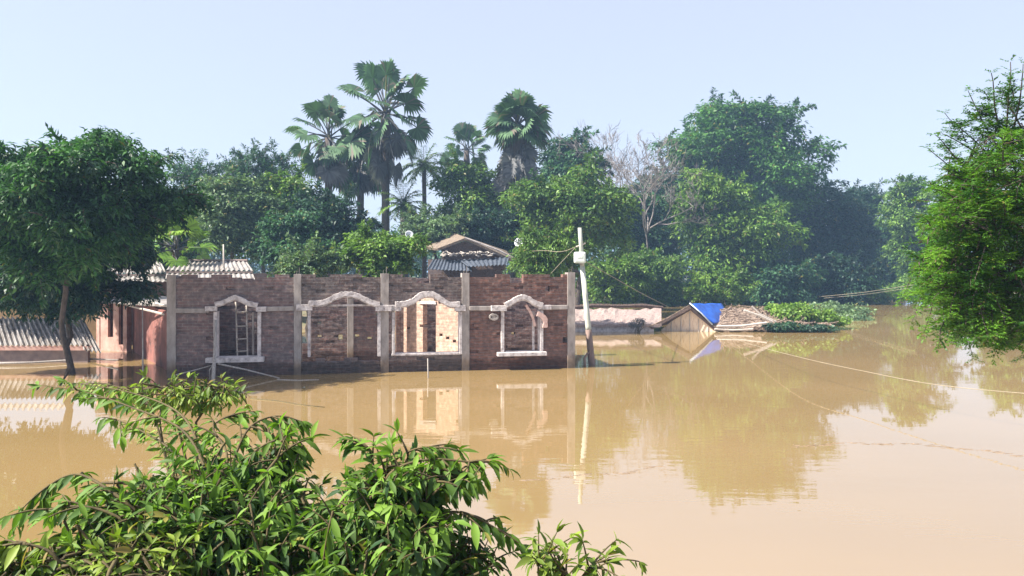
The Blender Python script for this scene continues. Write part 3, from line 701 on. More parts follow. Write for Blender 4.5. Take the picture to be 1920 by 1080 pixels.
for i in range(60):   # broken tiles along the eave
    p = P(rr.uniform(828, 925), rr.uniform(472, 480), D - rr.uniform(0, .5)) - o
    mb.box(-.12, .12, -.08, .08, -.02, .02, Matrix.Translation(p) @ Matrix.Rotation(rr.uniform(-.6, .6), 4, 'Y') @ Matrix.Rotation(rr.uniform(0, 3), 4, 'Z'))
mb.build('eave_tiles', M['palewood'], th)
def dish(label, px, py, D, r, face):
    d = thing('satellite_dish', label, 'satellite dish', P(px, py, D), 0, 'satellite dishes on the old roof')
    v = []; f = []; n = 16
    for lay in (0, 1):
        for j in range(5):
            rr_ = r * j / 4
            for i in range(n):
                t = 2 * math.pi * i / n; v.append((rr_ * math.cos(t), -0.0 + 0.25 * (r - rr_ * rr_ / r) - lay * -0.012, rr_ * math.sin(t)))
    for lay in (0, 1):
        b0_ = lay * 5 * n
        for j in range(4):
            for i in range(n): f.append((b0_+j*n+i, b0_+j*n+(i+1) % n, b0_+(j+1)*n+(i+1) % n, b0_+(j+1)*n+i))
    for i in range(n): f.append((4*n+i, 4*n+(i+1) % n, 9*n+(i+1) % n, 9*n+i))
    mb = MB(); mb.v = v; mb.f = f; o_ = mb.build('reflector', M['dish'], d, smooth=True); o_.rotation_euler = (R(-25), 0, face)
    mb = MB(); mb.tube([(0, 0.08, 0), (0, 0.1, -r * 1.4), (0.02, 0.1, -2.2)], 0.025, 6); mb.build('mast', M['wood'], d)
    mb = MB(); mb.tube([(0, .05, -r * .9), (0, -r * .8, -r * .35)], 0.012, 4); mb.build('feed_arm', M['wood'], d); 
dish('pale satellite dish at the left end of the old tiled roof', 768, 440, 42, 0.24, R(25))
dish('pale satellite dish on the right of the old tiled roof beside the bushes', 974, 454, 41, 0.27, R(-15))

# ================================================================ POWER POLE AND WIRES
D = 21.4; pb = W(1110, 685)
pp = thing('power_pole', 'leaning concrete power pole with a pale meter box beside the brick building', 'power pole', pb); o = pb
bt, md, tp = P(1113, 700, D), P(1104, 610, D), P(1087, 427, D)
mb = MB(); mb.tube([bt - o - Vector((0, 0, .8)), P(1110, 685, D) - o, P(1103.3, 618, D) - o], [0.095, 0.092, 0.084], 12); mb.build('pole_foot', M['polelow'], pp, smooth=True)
mb = MB(); mb.tube([P(1103.5, 620, D) - o, P(1103, 612, D) - o, P(1092, 500, D) - o], [0.080, 0.078, 0.066], 12); mb.build('pole', M['pole'], pp, smooth=True)
mb = MB(); mb.tube([P(1092, 502, D) - o, P(1089, 455, D) - o, P(1087, 427, D) - o], [0.06, 0.055, 0.05], 10); mb.build('pole_top', M['pole'], pp, smooth=True)
mb = MB(); c = P(1087, 483, D - .12) - o; mb.box(c.x - .155, c.x + .155, c.y - .1, c.y + .08, c.z - .15, c.z + .15); bx = mb.build('meter_box', M['metalbox'], pp, bevel=0.035)
mb = MB(); mb.box(c.x - .12, c.x + .12, c.y - .112, c.y - .099, c.z - .11, c.z + .11); mb.box(c.x - .07, c.x + .07, c.y - .119, c.y - .111, c.z - .01, c.z + .07); mb.build('meter_door', M['metalbox'], bx, bevel=0.004)
mb = MB(); mb.tube([(c.x + .02, c.y, c.z - .15), (c.x + .03, c.y, c.z - .2)], 0.03, 6); mb.build('conduit', M['wood'], pp)
mb = MB(); mb.tube([P(1080, 463, D) - o, P(1098, 456, D) - o], 0.02, 6); mb.build('cross_arm', M['palewood'], pp)
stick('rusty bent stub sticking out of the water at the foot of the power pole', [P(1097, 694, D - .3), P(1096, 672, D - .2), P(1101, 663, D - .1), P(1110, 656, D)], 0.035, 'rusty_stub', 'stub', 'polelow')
def wire(label, pts, r, mat='wire', name='wire', n=10):
    pts = [Vector(p) for p in pts]; out = []
    for i in range(len(pts) - 1):
        p0 = pts[max(i-1, 0)]; p1 = pts[i]; p2 = pts[i+1]; p3 = pts[min(i+2, len(pts)-1)]
        for q in range(n):
            t = q / n; out.append(0.5 * ((2*p1) + (p2-p0)*t + (2*p0-5*p1+4*p2-p3)*t*t + (3*p1-p0-3*p2+p3)*t**3))
    out.append(pts[-1]); mb = MB(); o = out[0].copy(); mb.tube([p - o for p in out], r * .55, 5)
    ob = mb.build(name, M[mat], None, smooth=True); ob.location = o; return tag(ob, label, 'wire')
wire('pale cable sagging from the power pole to the ridge of the tarpaulin hut', [P(1095, 489, D), P(1150, 520, 25), P(1205, 551, 29.5), P(1262, 580, 34.3)], 0.018)
wire('long pale rope running from the foot of the tarpaulin hut out to the right edge', [P(1340, 620, 33), P(1400, 643, 25.5), P(1500, 670, 19), P(1620, 696, 16.2), P(1760, 722, 14), P(1960, 741, 12.2)], 0.012)
wire('service cable running from the power pole back to the tiled house', [P(1080, 463, D), P(1050, 472, 24), P(1010, 470, 29), P(950, 476, 41)], 0.016)
wire('guy wire slanting from the meter box down onto the brick wall', [P(1078, 465, D), P(1056, 488, 21.3), P(1033, 513, 21.2)], 0.014)
wire('upper of two thin cables over the dark inlet on the right', [P(1540, 556, 50), P(1620, 548, 46), P(1720, 533, 42)], 0.02)
wire('lower of two thin cables over the dark inlet on the right', [P(1545, 559, 50), P(1620, 552, 46), P(1720, 538, 42)], 0.016)

# ================================================================ LOW WALLED ROOF, TARPAULIN HUT, COLLAPSED ROOF
lw_ = thing('sunken_long_hut', 'long low sunken hut with pale slope roof and whitish wall right of the brick building', 'hut', W(1155, 622)); o = Vector(lw_.location)
D = 33.5
mb = MB(); mb.box(P(1070, 0, D).x - o.x, P(1226, 0, D).x - o.x, 0.0, 0.25, -.6, P(0, 607, D).z); mb.build('wall', M['plaster'], lw_)
mb = MB(); n = 26; k = 6; rg = np.random.default_rng(5); vv = []
for j in range(k + 1):
    for i in range(n + 1):
        px = 1066 + (1240 - 1066) * i / n; t = j / k
        p = P(px, 608 + (579 - 608) * t + 1.3 * math.sin(i * .45) * t + rg.normal() * 0.8, D - 0.15 + 3.0 * t); vv.append(tuple(p - o))
m_ = n + 1
for j in range(k):
    for i in range(n): mb.f.append((j*m_+i, j*m_+i+1, (j+1)*m_+i+1, (j+1)*m_+i))
mb.v = vv; r_ = mb.build('roof', noise_mat('faded_thatch', (0.20, 0.145, 0.13), (0.38, 0.30, 0.27), 6, stretch=(3, 1, 1), bs=0.8, bd=0.05), lw_)
sm = r_.modifiers.new('thick', 'SOLIDIFY'); sm.thickness = 0.12
mb = MB(); mb.tube([P(1070, 577, D + 2.9) - o, P(1110, 573, D + 2.9) - o, P(1160, 574, D + 2.9) - o, P(1205, 573, D + 2.9) - o, P(1243, 577, D + 2.9) - o], [0.09, .1, .08, .1, .08], 6); mb.build('ridge', M['darkthatch'], lw_)

hut = thing('tarpaulin_hut', 'sunken bamboo hut with a blue tarpaulin on its thatched gable roof', 'hut', W(1290, 621)); o = Vector(hut.location)
D = 33.8
gb = [P(1240, 618, D + .2) - o, P(1342, 622, D - .36) - o, P(1291, 577, D - .1) - o]
mb = MB(); mb.v = [tuple(gb[0] - Vector((0, 0, .5))), tuple(gb[1] - Vector((0, 0, .5))), tuple(gb[1]), tuple(gb[2]), tuple(gb[0])]; mb.v += [(a, b + .1, c) for a, b, c in mb.v]
mb.f = [(0, 1, 2, 3, 4), (9, 8, 7, 6, 5)] + [(i, 5+i, 5+(i+1) % 5, (i+1) % 5) for i in range(5)]
mb.build('gable_wall', M['bamboo'], hut)
mb = MB(); 
for t in (0.18, 0.36, 0.52, 0.68, 0.85):
    x = gb[0].x + (gb[1].x - gb[0].x) * t; zt = gb[2].z * (1 - abs(t - 0.47) / 0.53)
    yy = gb[0].y + (gb[1].y - gb[0].y) * t - .03; mb.tube([(x, yy, -.3), (x + .01, yy, max(.1, zt - .08))], 0.02, 5)
mb.build('bamboo_post', M['palewood'], hut)
apf = P(1293, 573, D - .4) - o; apb = P(1352, 571, D + 3.0) - o
slab('roof', 'darkthatch', hut, [P(1218, 612, D - .4) - o, apf, apb, P(1262, 596, D + 3.0) - o], 0.14)
ra, rb, rc, rd_ = apf, P(1340, 612, D - .4) - o, P(1372, 607, D + 2.2) - o, apb
slab('roof', 'darkthatch', hut, [ra + Vector((.01, 0, -.05)), rb + Vector((0, 0, -.05)), rc + Vector((0, 0, -.05)), rd_ + Vector((.01, 0, -.05))], 0.10)
n = 18; k = 14; vv = []; ff = []
for j in range(k + 1):
    for i in range(n + 1):
        s_, t = i / n, j / k
        s2 = s_ * (0.93 - 0.10 * t + 0.03 * math.sin(8 * t))
        p = (ra * (1-s2) + rb * s2) * (1-t) + (rd_ * (1-s2) + rc * s2) * t
        vv.append(tuple(p + Vector((0.02, -0.03 if j == 0 else 0, 0.07 + 0.02 * math.sin(7 * s_ + 9 * t) * math.sin(5 * t) + rg.normal() * 0.005))))
for j in range(k):
    for i in range(n): ff.append((j*(n+1)+i, j*(n+1)+i+1, (j+1)*(n+1)+i+1, (j+1)*(n+1)+i))
mb = MB(); mb.v = vv; mb.f = ff; tp_ = mb.build('tarpaulin', M['tarp'], None, smooth=True); sm = tp_.modifiers.new('t', 'SOLIDIFY'); sm.thickness = 0.01
tp_.location = o; tag(tp_, 'bright blue tarpaulin spread over the roof of the sunken bamboo hut', 'tarpaulin')
mb = MB(); mb.tube([P(1293, 571, D - .55) - o + Vector((0, 0, .06)), P(1315, 590, D - .55) - o + Vector((0, 0, .06)), P(1336, 611, D - .55) - o + Vector((0, 0, .05))], 0.028, 6); mb.build('edge_roll', M['tarpedge'], hut, smooth=True)
mb = MB(); mb.tube([P(1216, 613, D - .5) - o, P(1252, 596, D - .5) - o, P(1293, 572, D - .5) - o], 0.022, 6); mb.build('bamboo_pole', M['debris'], hut, smooth=True)

# collapsed thatch beside it
ct = thing('collapsed_roof', 'collapsed thatch roof and debris sinking beside the tarpaulin hut', 'collapsed roof', W(1450, 616)); o = Vector(ct.location)
D = 34; rg = np.random.default_rng(12)
n = 34; k = 9; vv = []; ff = []
for j in range(k + 1):
    for i in range(n + 1):
        px = 1338 + (1560 - 1338) * i / n; t = j / k
        topy = np.interp(px, [1338, 1400, 1440, 1500, 1560], [580, 577, 584, 588, 606]); boty = np.interp(px, [1338, 1370, 1440, 1560], [611, 615, 613, 618])
        p = P(px, boty + (topy - boty) * t + rg.normal() * 1.3, D - .6 + 3.2 * t); vv.append(tuple(p - o))
for j in range(k):
    for i in range(n): ff.append((j*(n+1)+i, j*(n+1)+i+1, (j+1)*(n+1)+i+1, (j+1)*(n+1)+i))
mb = MB(); mb.v = vv; mb.f = ff; r_ = mb.build('thatch', M['thatch'], ct); sm = r_.modifiers.new('t', 'SOLIDIFY'); sm.thickness = 0.15
mb = MB()
for i in range(230):
    px = rg.uniform(1350, 1560); topy = np.interp(px, [1338, 1400, 1440, 1500, 1560], [580, 577, 584, 588, 606]); t = rg.uniform(0, 1)
    p = P(px, 613 + (topy - 613) * t, D - .6 + 3.2 * t) - o + Vector((0, -0.05, .06)); d = Vector((rg.normal(), rg.normal() * .6, rg.normal() * .35)).normalized() * rg.uniform(.15, .5)
    mb.tube([p - d, p + Vector((0, 0, .03)), p + d], rg.uniform(.008, .028), 4)
mb.build('loose_poles', M['thatch'], ct)
mb = MB()
for (pts, r) in (([(1344, 612), (1390, 611), (1438, 605)], .05), ([(1395, 582), (1425, 592), (1448, 603)], .05), ([(1340, 617), (1375, 619), (1412, 617)], .04), ([(1410, 574), (1424, 588), (1455, 603)], .03)):
    mb.tube([P(x, y, D - .9) - o for x, y in pts], r, 6)
mb.build('fallen_beam', M['palewood'], ct)
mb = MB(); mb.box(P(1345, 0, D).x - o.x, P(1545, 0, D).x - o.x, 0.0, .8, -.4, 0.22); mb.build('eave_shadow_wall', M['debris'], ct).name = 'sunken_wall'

def leafpatch(name, label, cat, spots, n, leaf, mat, seed=1, kind=None, group=None, stems=True, wr=.5):
    """bushy patch: spots = (px, py, D, rx_px, ry_px, rdepth m)"""
    rng = np.random.default_rng(seed); o = P(spots[0][0], 500, spots[0][2]); o.z = 0
    cs = []; ts = []; outs = []; wb = MB()
    tot = sum(s[3] * s[4] for s in spots)
    for (px, py, D, rx, ry, rd) in spots:
        k = int(n * rx * ry / tot); d = nrm(rng.normal(size=(k, 3))); rr_ = rng.uniform(.25, 1, (k, 1)) ** .5
        c = np.array(P(px, py, D) - o) + d * rr_ * np.array([rx / F * D, rd, ry / F * D])
        c += 0.25 * (ry / F * D) * np.sin(c[:, [1, 2, 0]] * 5.1) * np.array([.4, .4, 1])
        c[:, 2] = np.maximum(c[:, 2], 0.02)
        cs.append(c); outs.append(d); ts.append(np.clip(0.5 + 0.5 * np.sin(c[:, 0] * 3.1 + c[:, 2] * 5) * np.cos(c[:, 1] * 2.7), 0, 1) * .6 + rng.uniform(0, .4, k))
        for q in range(5):
            b0 = np.array([0, 0, -.3]) if q == 0 else np.array(P(px, 500, D) - o) * np.array([1, 1, 0]) + np.array([0, 0, -.3]); limb(wb, b0, c[rng.integers(k)], .03, .01, rng, 4, .08, 4)
    c = np.vstack(cs); out = np.vstack(outs); m = len(c)
    nn = nrm(out * .4 + np.array([0, -.1, .7]) + rng.normal(size=(m, 3)) * .45)
    ax = rng.normal(size=(m, 3)) + out * .5 + np.array([0, 0, -.2]); ax -= nn * np.sum(ax * nn, 1, keepdims=True) * .8
    L = leaf * rng.uniform(.6, 1.3, m)
    if kind == 'stuff':
        ob = leaves(name, c, ax, nn, L, L * wr, np.concatenate(ts), M[mat], None); ob.location = o; return tag(ob, label, cat, group, kind)
    t = thing(name, label, cat, o, 0, group); wb.build('stems', M['twig'], t); leaves('foliage', c, ax, nn, L, L * wr, np.concatenate(ts), M[mat], t)
    return t
leafpatch('creeper', 'bright green creeper growing over the collapsed thatch roof', 'creeper', [(1490, 588, 35, 45, 18, 1.0), (1530, 594, 35, 40, 15, .9), (1465, 580, 36, 30, 12, .8), (1560, 600, 35.5, 36, 9, .8)], 5200, .15, 'L_light', 3)
leafpatch('water_weed', 'pale mat of floating weed trailing right of the collapsed roof', 'weed', [(1590, 597, 42, 46, 12, 1.2), (1550, 578, 45, 60, 11, 1.2), (1605, 583, 46, 36, 8, 1.)], 3800, .17, 'L_grey', 4, 'stuff')
leafpatch('vine_bush', 'dark wet plants at the waterline under the creeper', 'bush', [(1470, 612, 33.2, 42, 7, .4), (1530, 615, 33.2, 45, 5, .4)], 1600, .14, 'L_dark', 5)
# reddish dry bush at the corner of the long hut
leafpatch('dry_shrub', 'small dry reddish shrub between the long low hut and the tarpaulin hut', 'shrub', [(1195, 606, 32.8, 17, 9, .3)], 500, .08, 'L_drypalm', 6)

# ================================================================ TREES
# --- left side
tree('big dark spreading tree over the corrugated sheds on the left', 132, 198, 570, 215, 17.5, 'L_left', 60000, 0.155, seed=1, base=-0.6, gap=0.12, name='spreading_tree', group=None, nl=85, lob=(.08, .23), basepx=100, trunk_r=.075, droop=.7, wr=.36, sprays=170, spray_len=.75, depth=.8, sgr=-.11)
tree('darker lower tree under the big spreading tree at the sunken shed', 105, 392, 618, 200, 19.6, 'L_dark', 52000, 0.16, seed=41, base=-0.6, gap=0.1, name='spreading_tree', group=None, nl=75, lob=(.09, .24), basepx=150, trunk_r=.085, droop=.7, wr=.36, sprays=60, spray_len=.5, depth=.5, sgr=-.2)
tree('tall feathery tree cut by the left edge behind the big dark tree', -8, 222, 590, 100, 23, 'L_blue', 26000, 0.18, seed=2, name='feathery_tree', group=None, sprays=60, spray_len=1.0, base=-.3, wr=.3)
tree('airy blue green tree just right of the big dark tree', 380, 285, 480, 62, 44, 'L_blue', 13000, 0.24, seed=3, name='feathery_tree', sprays=170, spray_len=1.4, gap=.3, wr=.25)
tree('airy tree with upright twigs against the sky left of the fan palms', 497, 288, 440, 62, 46, 'L_blue', 10000, 0.24, seed=4, name='feathery_tree', sprays=190, spray_len=1.5, gap=.35, wr=.25)
tree('grey green rounded tree above the pale corrugated roof', 440, 325, 505, 78, 36, 'L_grey', 20000, 0.2, seed=5, gap=.1, topbias=.1)
tree('yellow green tree top between two dark crowns under the fan palms', 540, 325, 440, 42, 39, 'L_light', 9000, 0.2, seed=6, gap=.05)
tree('broad dark tree standing behind the second brick column', 615, 352, 520, 92, 37, 'L_dark', 24000, 0.22, seed=7, gap=.08)
tree('mid green tree low behind the first brick bay', 545, 400, 520, 65, 34, 'L_blue', 14000, 0.2, seed=8, gap=.1)
tree('bluish tree filling the gap behind the left tree', 310, 375, 520, 66, 40, 'L_blue', 14000, 0.24, seed=9, gap=.1)
tree('light green bush like tree just above the second brick bay', 718, 428, 535, 84, 28, 'L_mid', 15000, 0.17, seed=10, gap=.12, name='bushy_tree', sprays=50, spray_len=.6, droop=.1)
tree('small pale leafed sapling poking over the brick wall left of the bushy tree', 575, 470, 530, 50, 26, 'L_grey', 4200, 0.15, seed=11, gap=.25, name='sapling')
# --- centre
tree('bright tree right of the tall fan palm', 880, 296, 470, 66, 50, 'L_mid', 17000, 0.27, seed=12, gap=.1)
tree('bluish bushy tree behind the left dish of the tiled roof', 815, 395, 475, 55, 46, 'L_grey', 8000, 0.22, seed=13, gap=.15)
tree('dark tree filling in behind the old tiled roof', 935, 372, 500, 62, 48, 'L_dark', 14000, 0.25, seed=14, gap=.1)
tree('dark green tree with two bumps beside the shaggy palm', 1072, 246, 400, 62, 64, 'L_blue', 16000, 0.34, seed=15, gap=.1)
tree('large mid green tree behind the power pole', 1078, 306, 510, 108, 45, 'L_mid', 30000, 0.26, seed=16, gap=.07)
tree('yellowish hanging tree at the right end of the tiled roof', 1030, 425, 540, 62, 32, 'L_mid', 11000, 0.18, seed=17, gap=.12, droop=.8, wr=.3, name='bushy_tree')
# --- right
tree('huge dark round crowned tree, tallest on the right bank', 1405, 176, 440, 150, 74, 'L_mango', 46000, 0.42, seed=18, gap=.04, nl=50, lob=(.16, .30), name='broadleaf_tree', topbias=.05)
tree('lighter green tree in front of the tallest right crown', 1372, 300, 560, 122, 62, 'L_light', 40000, 0.34, seed=19, gap=.05, nl=44, lob=(.15, .28), droop=.6)
tree('dark tree left of the lighter green tree', 1225, 335, 560, 74, 66, 'L_blue', 20000, 0.34, seed=20, gap=.1)
tree('dark mass of a tree behind the bare twigs', 1262, 250, 460, 66, 78, 'L_blue', 14000, 0.4, seed=21, gap=.12)
tree('navy dark tree standing right of the lighter green tree', 1540, 290, 560, 86, 78, 'L_dark', 26000, 0.4, seed=22, gap=.06)
tree('feathery topped dark tree above the inlet', 1608, 318, 560, 52, 84, 'L_dark', 15000, 0.38, seed=23, gap=.15, sprays=110, spray_len=2.0, name='feathery_tree', wr=.3)
tree('leafy tree left of the overhanging acacia', 1712, 300, 560, 66, 70, 'L_mid', 19000, 0.34, seed=24, gap=.12)
tree('low tree at the back of the dark inlet', 1655, 395, 575, 60, 92, 'L_blue', 14000, 0.42, seed=25, gap=.08)
tree('tree hidden behind the overhanging acacia at the right edge', 1890, 350, 575, 46, 66, 'L_mid', 13000, 0.36, seed=26, gap=.1, base=-.3)
tree('low light tree at the bank behind the power pole', 1150, 468, 575, 62, 58, 'L_light', 13000, 0.26, seed=27, gap=.08, name='bushy_tree')
tree('dark green thicket tree right behind the long low hut', 1225, 468, 578, 66, 60, 'L_mid', 14000, 0.27, seed=28, gap=.08, name='bushy_tree')
tree('bright creeper covered bush behind the blue tarpaulin', 1350, 505, 578, 66, 54, 'L_light', 12000, 0.24, seed=29, gap=.1, name='bushy_tree')
tree('blue green bush at the water edge right of the bright creeper bush', 1470, 470, 578, 78, 60, 'L_blue', 14000, 0.3, seed=30, gap=.1, name='bushy_tree')
tree('dark bush overhanging the inlet below the feathery tree', 1580, 480, 580, 50, 62, 'L_dark', 9000, 0.3, seed=31, gap=.12, name='bushy_tree')

# bare tree
def bare(label, px, top, D, hw, seed):
    rng = np.random.default_rng(seed); b = P(px, 500, D); gz = ground_z(b.x, D)
    t = thing('bare_tree', label, 'tree', (b.x, D, gz)); ht = P(px, top, D).z - gz; a = hw / F * D; mb = MB(); tw = MB(); cnt = [0]
    def grow(p, d, L, r, lev):
        pts = [p.copy()]; q = p.copy()
        for _ in range(4):
            d = nrm((d + rng.normal(size=3) * .14 + np.array([0, 0, .06]))[None])[0]; q = q + d * L / 4; pts.append(q.copy())
        (mb if lev < 2 else tw).tube(pts, [r * (1 - .12 * i) for i in range(5)], 5 if lev < 3 else 3, cap=False)
        if lev >= 6: return
        cnt[0] += 1
        for _ in range(3 if lev else 5):
            nd = nrm((d + rng.normal(size=3) * .42)[None])[0]; grow(pts[rng.integers(2, 5)] if lev else q, nd, L * rng.uniform(.5, .78), max(r * .58, .016), lev + 1)
    grow(np.array([0, 0, -.2]), np.array([0.02, 0, 1.]), ht * .40, .13, 0)
    mb.build('trunk', M['palebark'], t, smooth=True); tw.build('twigs', M['palebark'], t)
bare('leafless pale twiggy tree left of the tallest right crown', 1200, 196, 66, 50, 7)
bare('smaller leafless pale tree against the dark crown', 1238, 222, 64, 30, 8)

# ------------------------------ palms
def fan_palm(label, px, crown_y, D, scale, fans, seed, trunk_to=None, trunk_px=14, dead=0, name='fan_palm', mat='L_palm', group='fan palms above the village', updeg=(-50, 88), lean=0, pet=(1.3, 2.1), skirt=0.6):
    rng = np.random.default_rng(seed); b = P(px, 500, D); gz = ground_z(b.x, D)
    t = thing(name, label, 'palm', (b.x, D, gz), 0, group); hz = P(px, crown_y, D).z - gz
    mb = MB(); r = trunk_px / 2 / F * D
    mb.tube([(lean * q * q, 0, hz * q) for q in (0, .2, .4, .6, .8, .93, 1)], [r * 1.2, r, r * .95, r * .9, r * .95, r * 1.25, r * .8], 10)
    mb.build('trunk', M['bark'], t, smooth=True)
    top = np.array([lean, 0, hz])
    V = []; Fc = []; T = []; pm = MB(); Vd = []; Fd = []; Td = []
    def fan(k, dirv, plen, rad, droop, V, Fc, T, tint, dz=0):
        d = dirv.copy(); p = top + rng.normal(size=3) * .08 - np.array([0, 0, dz]); pts = [p.copy()]
        for s in range(5):
            d = nrm((d + np.array([0, 0, -droop]))[None])[0]; p = p + d * plen / 5; pts.append(p.copy())
        pm.tube(pts, [.05 * scale, .045 * scale, .04 * scale, .035 * scale, .03 * scale, .025 * scale], 4)
        upv = np.array([0, 0, 1.]) + rng.normal(size=3) * .35
        s = nrm(np.cross(d, upv)[None])[0]; nn = np.cross(s, d)
        tw = rng.uniform(-.9, .9); s, nn = s * math.cos(tw) + nn * math.sin(tw), nn * math.cos(tw) - s * math.sin(tw)
        ns = 26; span = R(rng.uniform(115, 150)); hw_ = span / ns * 1.5
        for i in range(ns):
            a = -span + 2 * span * (i + .5) / ns; rr_ = rad * (0.78 + .22 * math.cos(a * .55)) * rng.uniform(.9, 1.05)
            def dirn(x): return d * math.cos(x) + s * math.sin(x)
            cup = nn * (rad * .12 * abs(math.sin(a)))
            q0 = p; qm1 = p + dirn(a - hw_) * rr_ * .66 + cup + nn * .02; qm2 = p + dirn(a + hw_) * rr_ * .66 + cup + nn * .02
            q3 = p + dirn(a) * rr_ + cup * 1.3 - nn * rad * .06 + np.array([0, 0, -rad * (.12 + .12 * rng.uniform())])
            b0 = len(V); V += [q0, qm1, q3, qm2]; Fc.append((b0, b0+1, b0+2, b0+3)); T.append(tint + rng.uniform(-.15, .15))
    for k in range(fans):
        u = (k + .5) / fans
        el = R(updeg[1] + (updeg[0] - updeg[1]) * u ** 1.0); az = k * 2.399 + rng.uniform(-.3, .3)
        dv = np.array([math.cos(az) * math.cos(el), math.sin(az) * math.cos(el), math.sin(el)])
        fan(k, dv, rng.uniform(*pet) * scale, rng.uniform(.82, 1.12) * scale, .02 + .10 * u, V, Fc, T, rng.uniform(.2, .9))
    np_mesh('fronds', np.array(V), np.array(Fc), M[mat], t, np.clip(T, 0, 1))
    for k in range(dead):
        az = rng.uniform(0, 6.28); dv = np.array([math.cos(az) * .5, math.sin(az) * .5, -.75])
        fan(k, dv, rng.uniform(.6, 2.2) * scale, rng.uniform(.8, 1.1) * scale, .25, Vd, Fd, Td, .5, rng.uniform(0, skirt))
    if dead: np_mesh('dead_fronds', np.array(Vd), np.array(Fd), M['L_drypalm'], t, np.clip(Td, 0, 1))
    pm.build('leaf_stalks', M['L_drypalm'], t)
    return t
fan_palm('tallest fan palm with a bare trunk in the middle of the skyline', 723, 215, 50, 1.32, 30, 1, trunk_px=16, dead=8, updeg=(-48, 89))
fan_palm('shorter fan palm just left of the tallest one', 616, 258, 51, 1.05, 26, 2, trunk_px=15, dead=8, updeg=(-50, 89))
fan_palm('drooping fan palm between the two tall palms', 676, 292, 53, 1.05, 18, 3, trunk_px=14, dead=8, updeg=(-70, 40))
fan_palm('shaggy fan palm with a long skirt of hanging fronds', 970, 235, 50, 1.2, 36, 4, trunk_px=26, dead=64, updeg=(-35, 89), pet=(.6, 1.25), skirt=4.0)
fan_palm('small distant fan palm between the tall palm and the shaggy one', 875, 283, 62, .82, 22, 5, trunk_px=10, dead=3, updeg=(-30, 89))
fan_palm('low fan palm with bright fronds left of the pale corrugated roof', 330, 470, 29, .62, 20, 6, trunk_px=12, updeg=(-10, 80), mat='L_light')
def date_palm(label, px, crown_y, D, L, nf, seed, mat='L_grey', trunk_px=9):
    rng = np.random.default_rng(seed); b = P(px, 500, D); gz = ground_z(b.x, D)
    t = thing('date_palm', label, 'palm', (b.x, D, gz)); hz = P(px, crown_y, D).z - gz; r = trunk_px / 2 / F * D
    mb = MB(); mb.tube([(0, 0, -.3), (.05, 0, hz * .5), (0, 0, hz)], [r * 1.2, r, r], 8); mb.build('trunk', M['bark'], t, smooth=True)
    cs = []; ax = []; nn = []; T = []; pm = MB()
    for k in range(nf):
        az = k * 2.399; el = R(80 - 100 * (k + .5) / nf); d = np.array([math.cos(az) * math.cos(el), math.sin(az) * math.cos(el), math.sin(el)]); p = np.array([0, 0, hz]); pts = [p.copy()]; tq = rng.uniform(0, 1)
        for s in range(22):
            d = nrm((d + np.array([0, 0, -.055]))[None])[0]; p = p + d * L / 22; pts.append(p.copy())
            sd = nrm(np.cross(d, [0, 0, 1.])[None])[0]
            for q in (-1, 1):
                for _ in range(2): cs.append(p + rng.normal(size=3) * .03); ax.append(sd * q + d * .7 + np.array([0, 0, -.35]) + rng.normal(size=3) * .15); nn.append(np.array([0, 0, 1.]) + rng.normal(size=3) * .2); T.append(tq)
        pm.tube(pts[::4], .02, 3)
    pm.build('leaf_stalks', M['twig'], t); n = len(cs)
    leaves('fronds', np.array(cs), np.array(ax), np.array(nn), np.full(n, L * .24), np.full(n, L * .035), np.array(T), M[mat], t)
date_palm('slender date palm on a thin trunk between the fan palms', 795, 312, 54, 1.7, 22, 1, trunk_px=8)
date_palm('squat date palm beside the trunk of the tallest fan palm', 757, 385, 50, 1.7, 20, 2, 'L_mid', trunk_px=14)

# far wood behind everything
def far_wood():
    rng = np.random.default_rng(77); n = 62000; cs = []; 
    px = rng.uniform(-350, 1690, n); px[:6000] = rng.uniform(1850, 2300, 6000)
    top = np.interp(px, [-350, 0, 300, 420, 560, 690, 700, 860, 900, 1150, 1290, 1500, 1640, 1700, 1850, 2300], [380, 400, 400, 420, 400, 430, 440, 430, 400, 380, 380, 380, 420, 450, 430, 400])
    top += 14 * np.sin(px * .05) + 9 * np.sin(px * .13 + 1)
    D = rng.uniform(86, 110, n); y = top + (560 - top) * rng.uniform(0, 1, n) ** .9
    c = np.stack([(px - CX) / F * D, D, H + (HY - y) / F * D], 1)
    out = nrm(rng.normal(size=(n, 3)) + np.array([-.1, -.6, .5])); ax = rng.normal(size=(n, 3)); ax -= out * np.sum(ax * out, 1, keepdims=True)
    T = np.clip(.5 + .5 * np.sin(px * .04) * np.sin(y * .07), 0, 1)
    L = .7 * rng.uniform(.6, 1.3, n)
    ob = leaves('woods', c, ax, out, L, L * .5, T, M['L_dark'], None)
    tag(ob, 'distant dark woods closing the gaps behind the tree line', 'woods', kind='stuff')
far_wood()
# undergrowth along the far shore
rng0 = np.random.default_rng(5); sp = []
for px in range(1075, 1760, 26):
    X = (px - CX) / F * 60; Ys = shore(X); sp.append((px, 548 + rng0.uniform(-8, 12), Ys + .4, 26, 17 + rng0.uniform(-5, 8), .9))
leafpatch('undergrowth', 'tangled green undergrowth along the foot of the right bank trees', 'undergrowth', sp, 26000, .24, 'L_mid', 15, 'stuff')

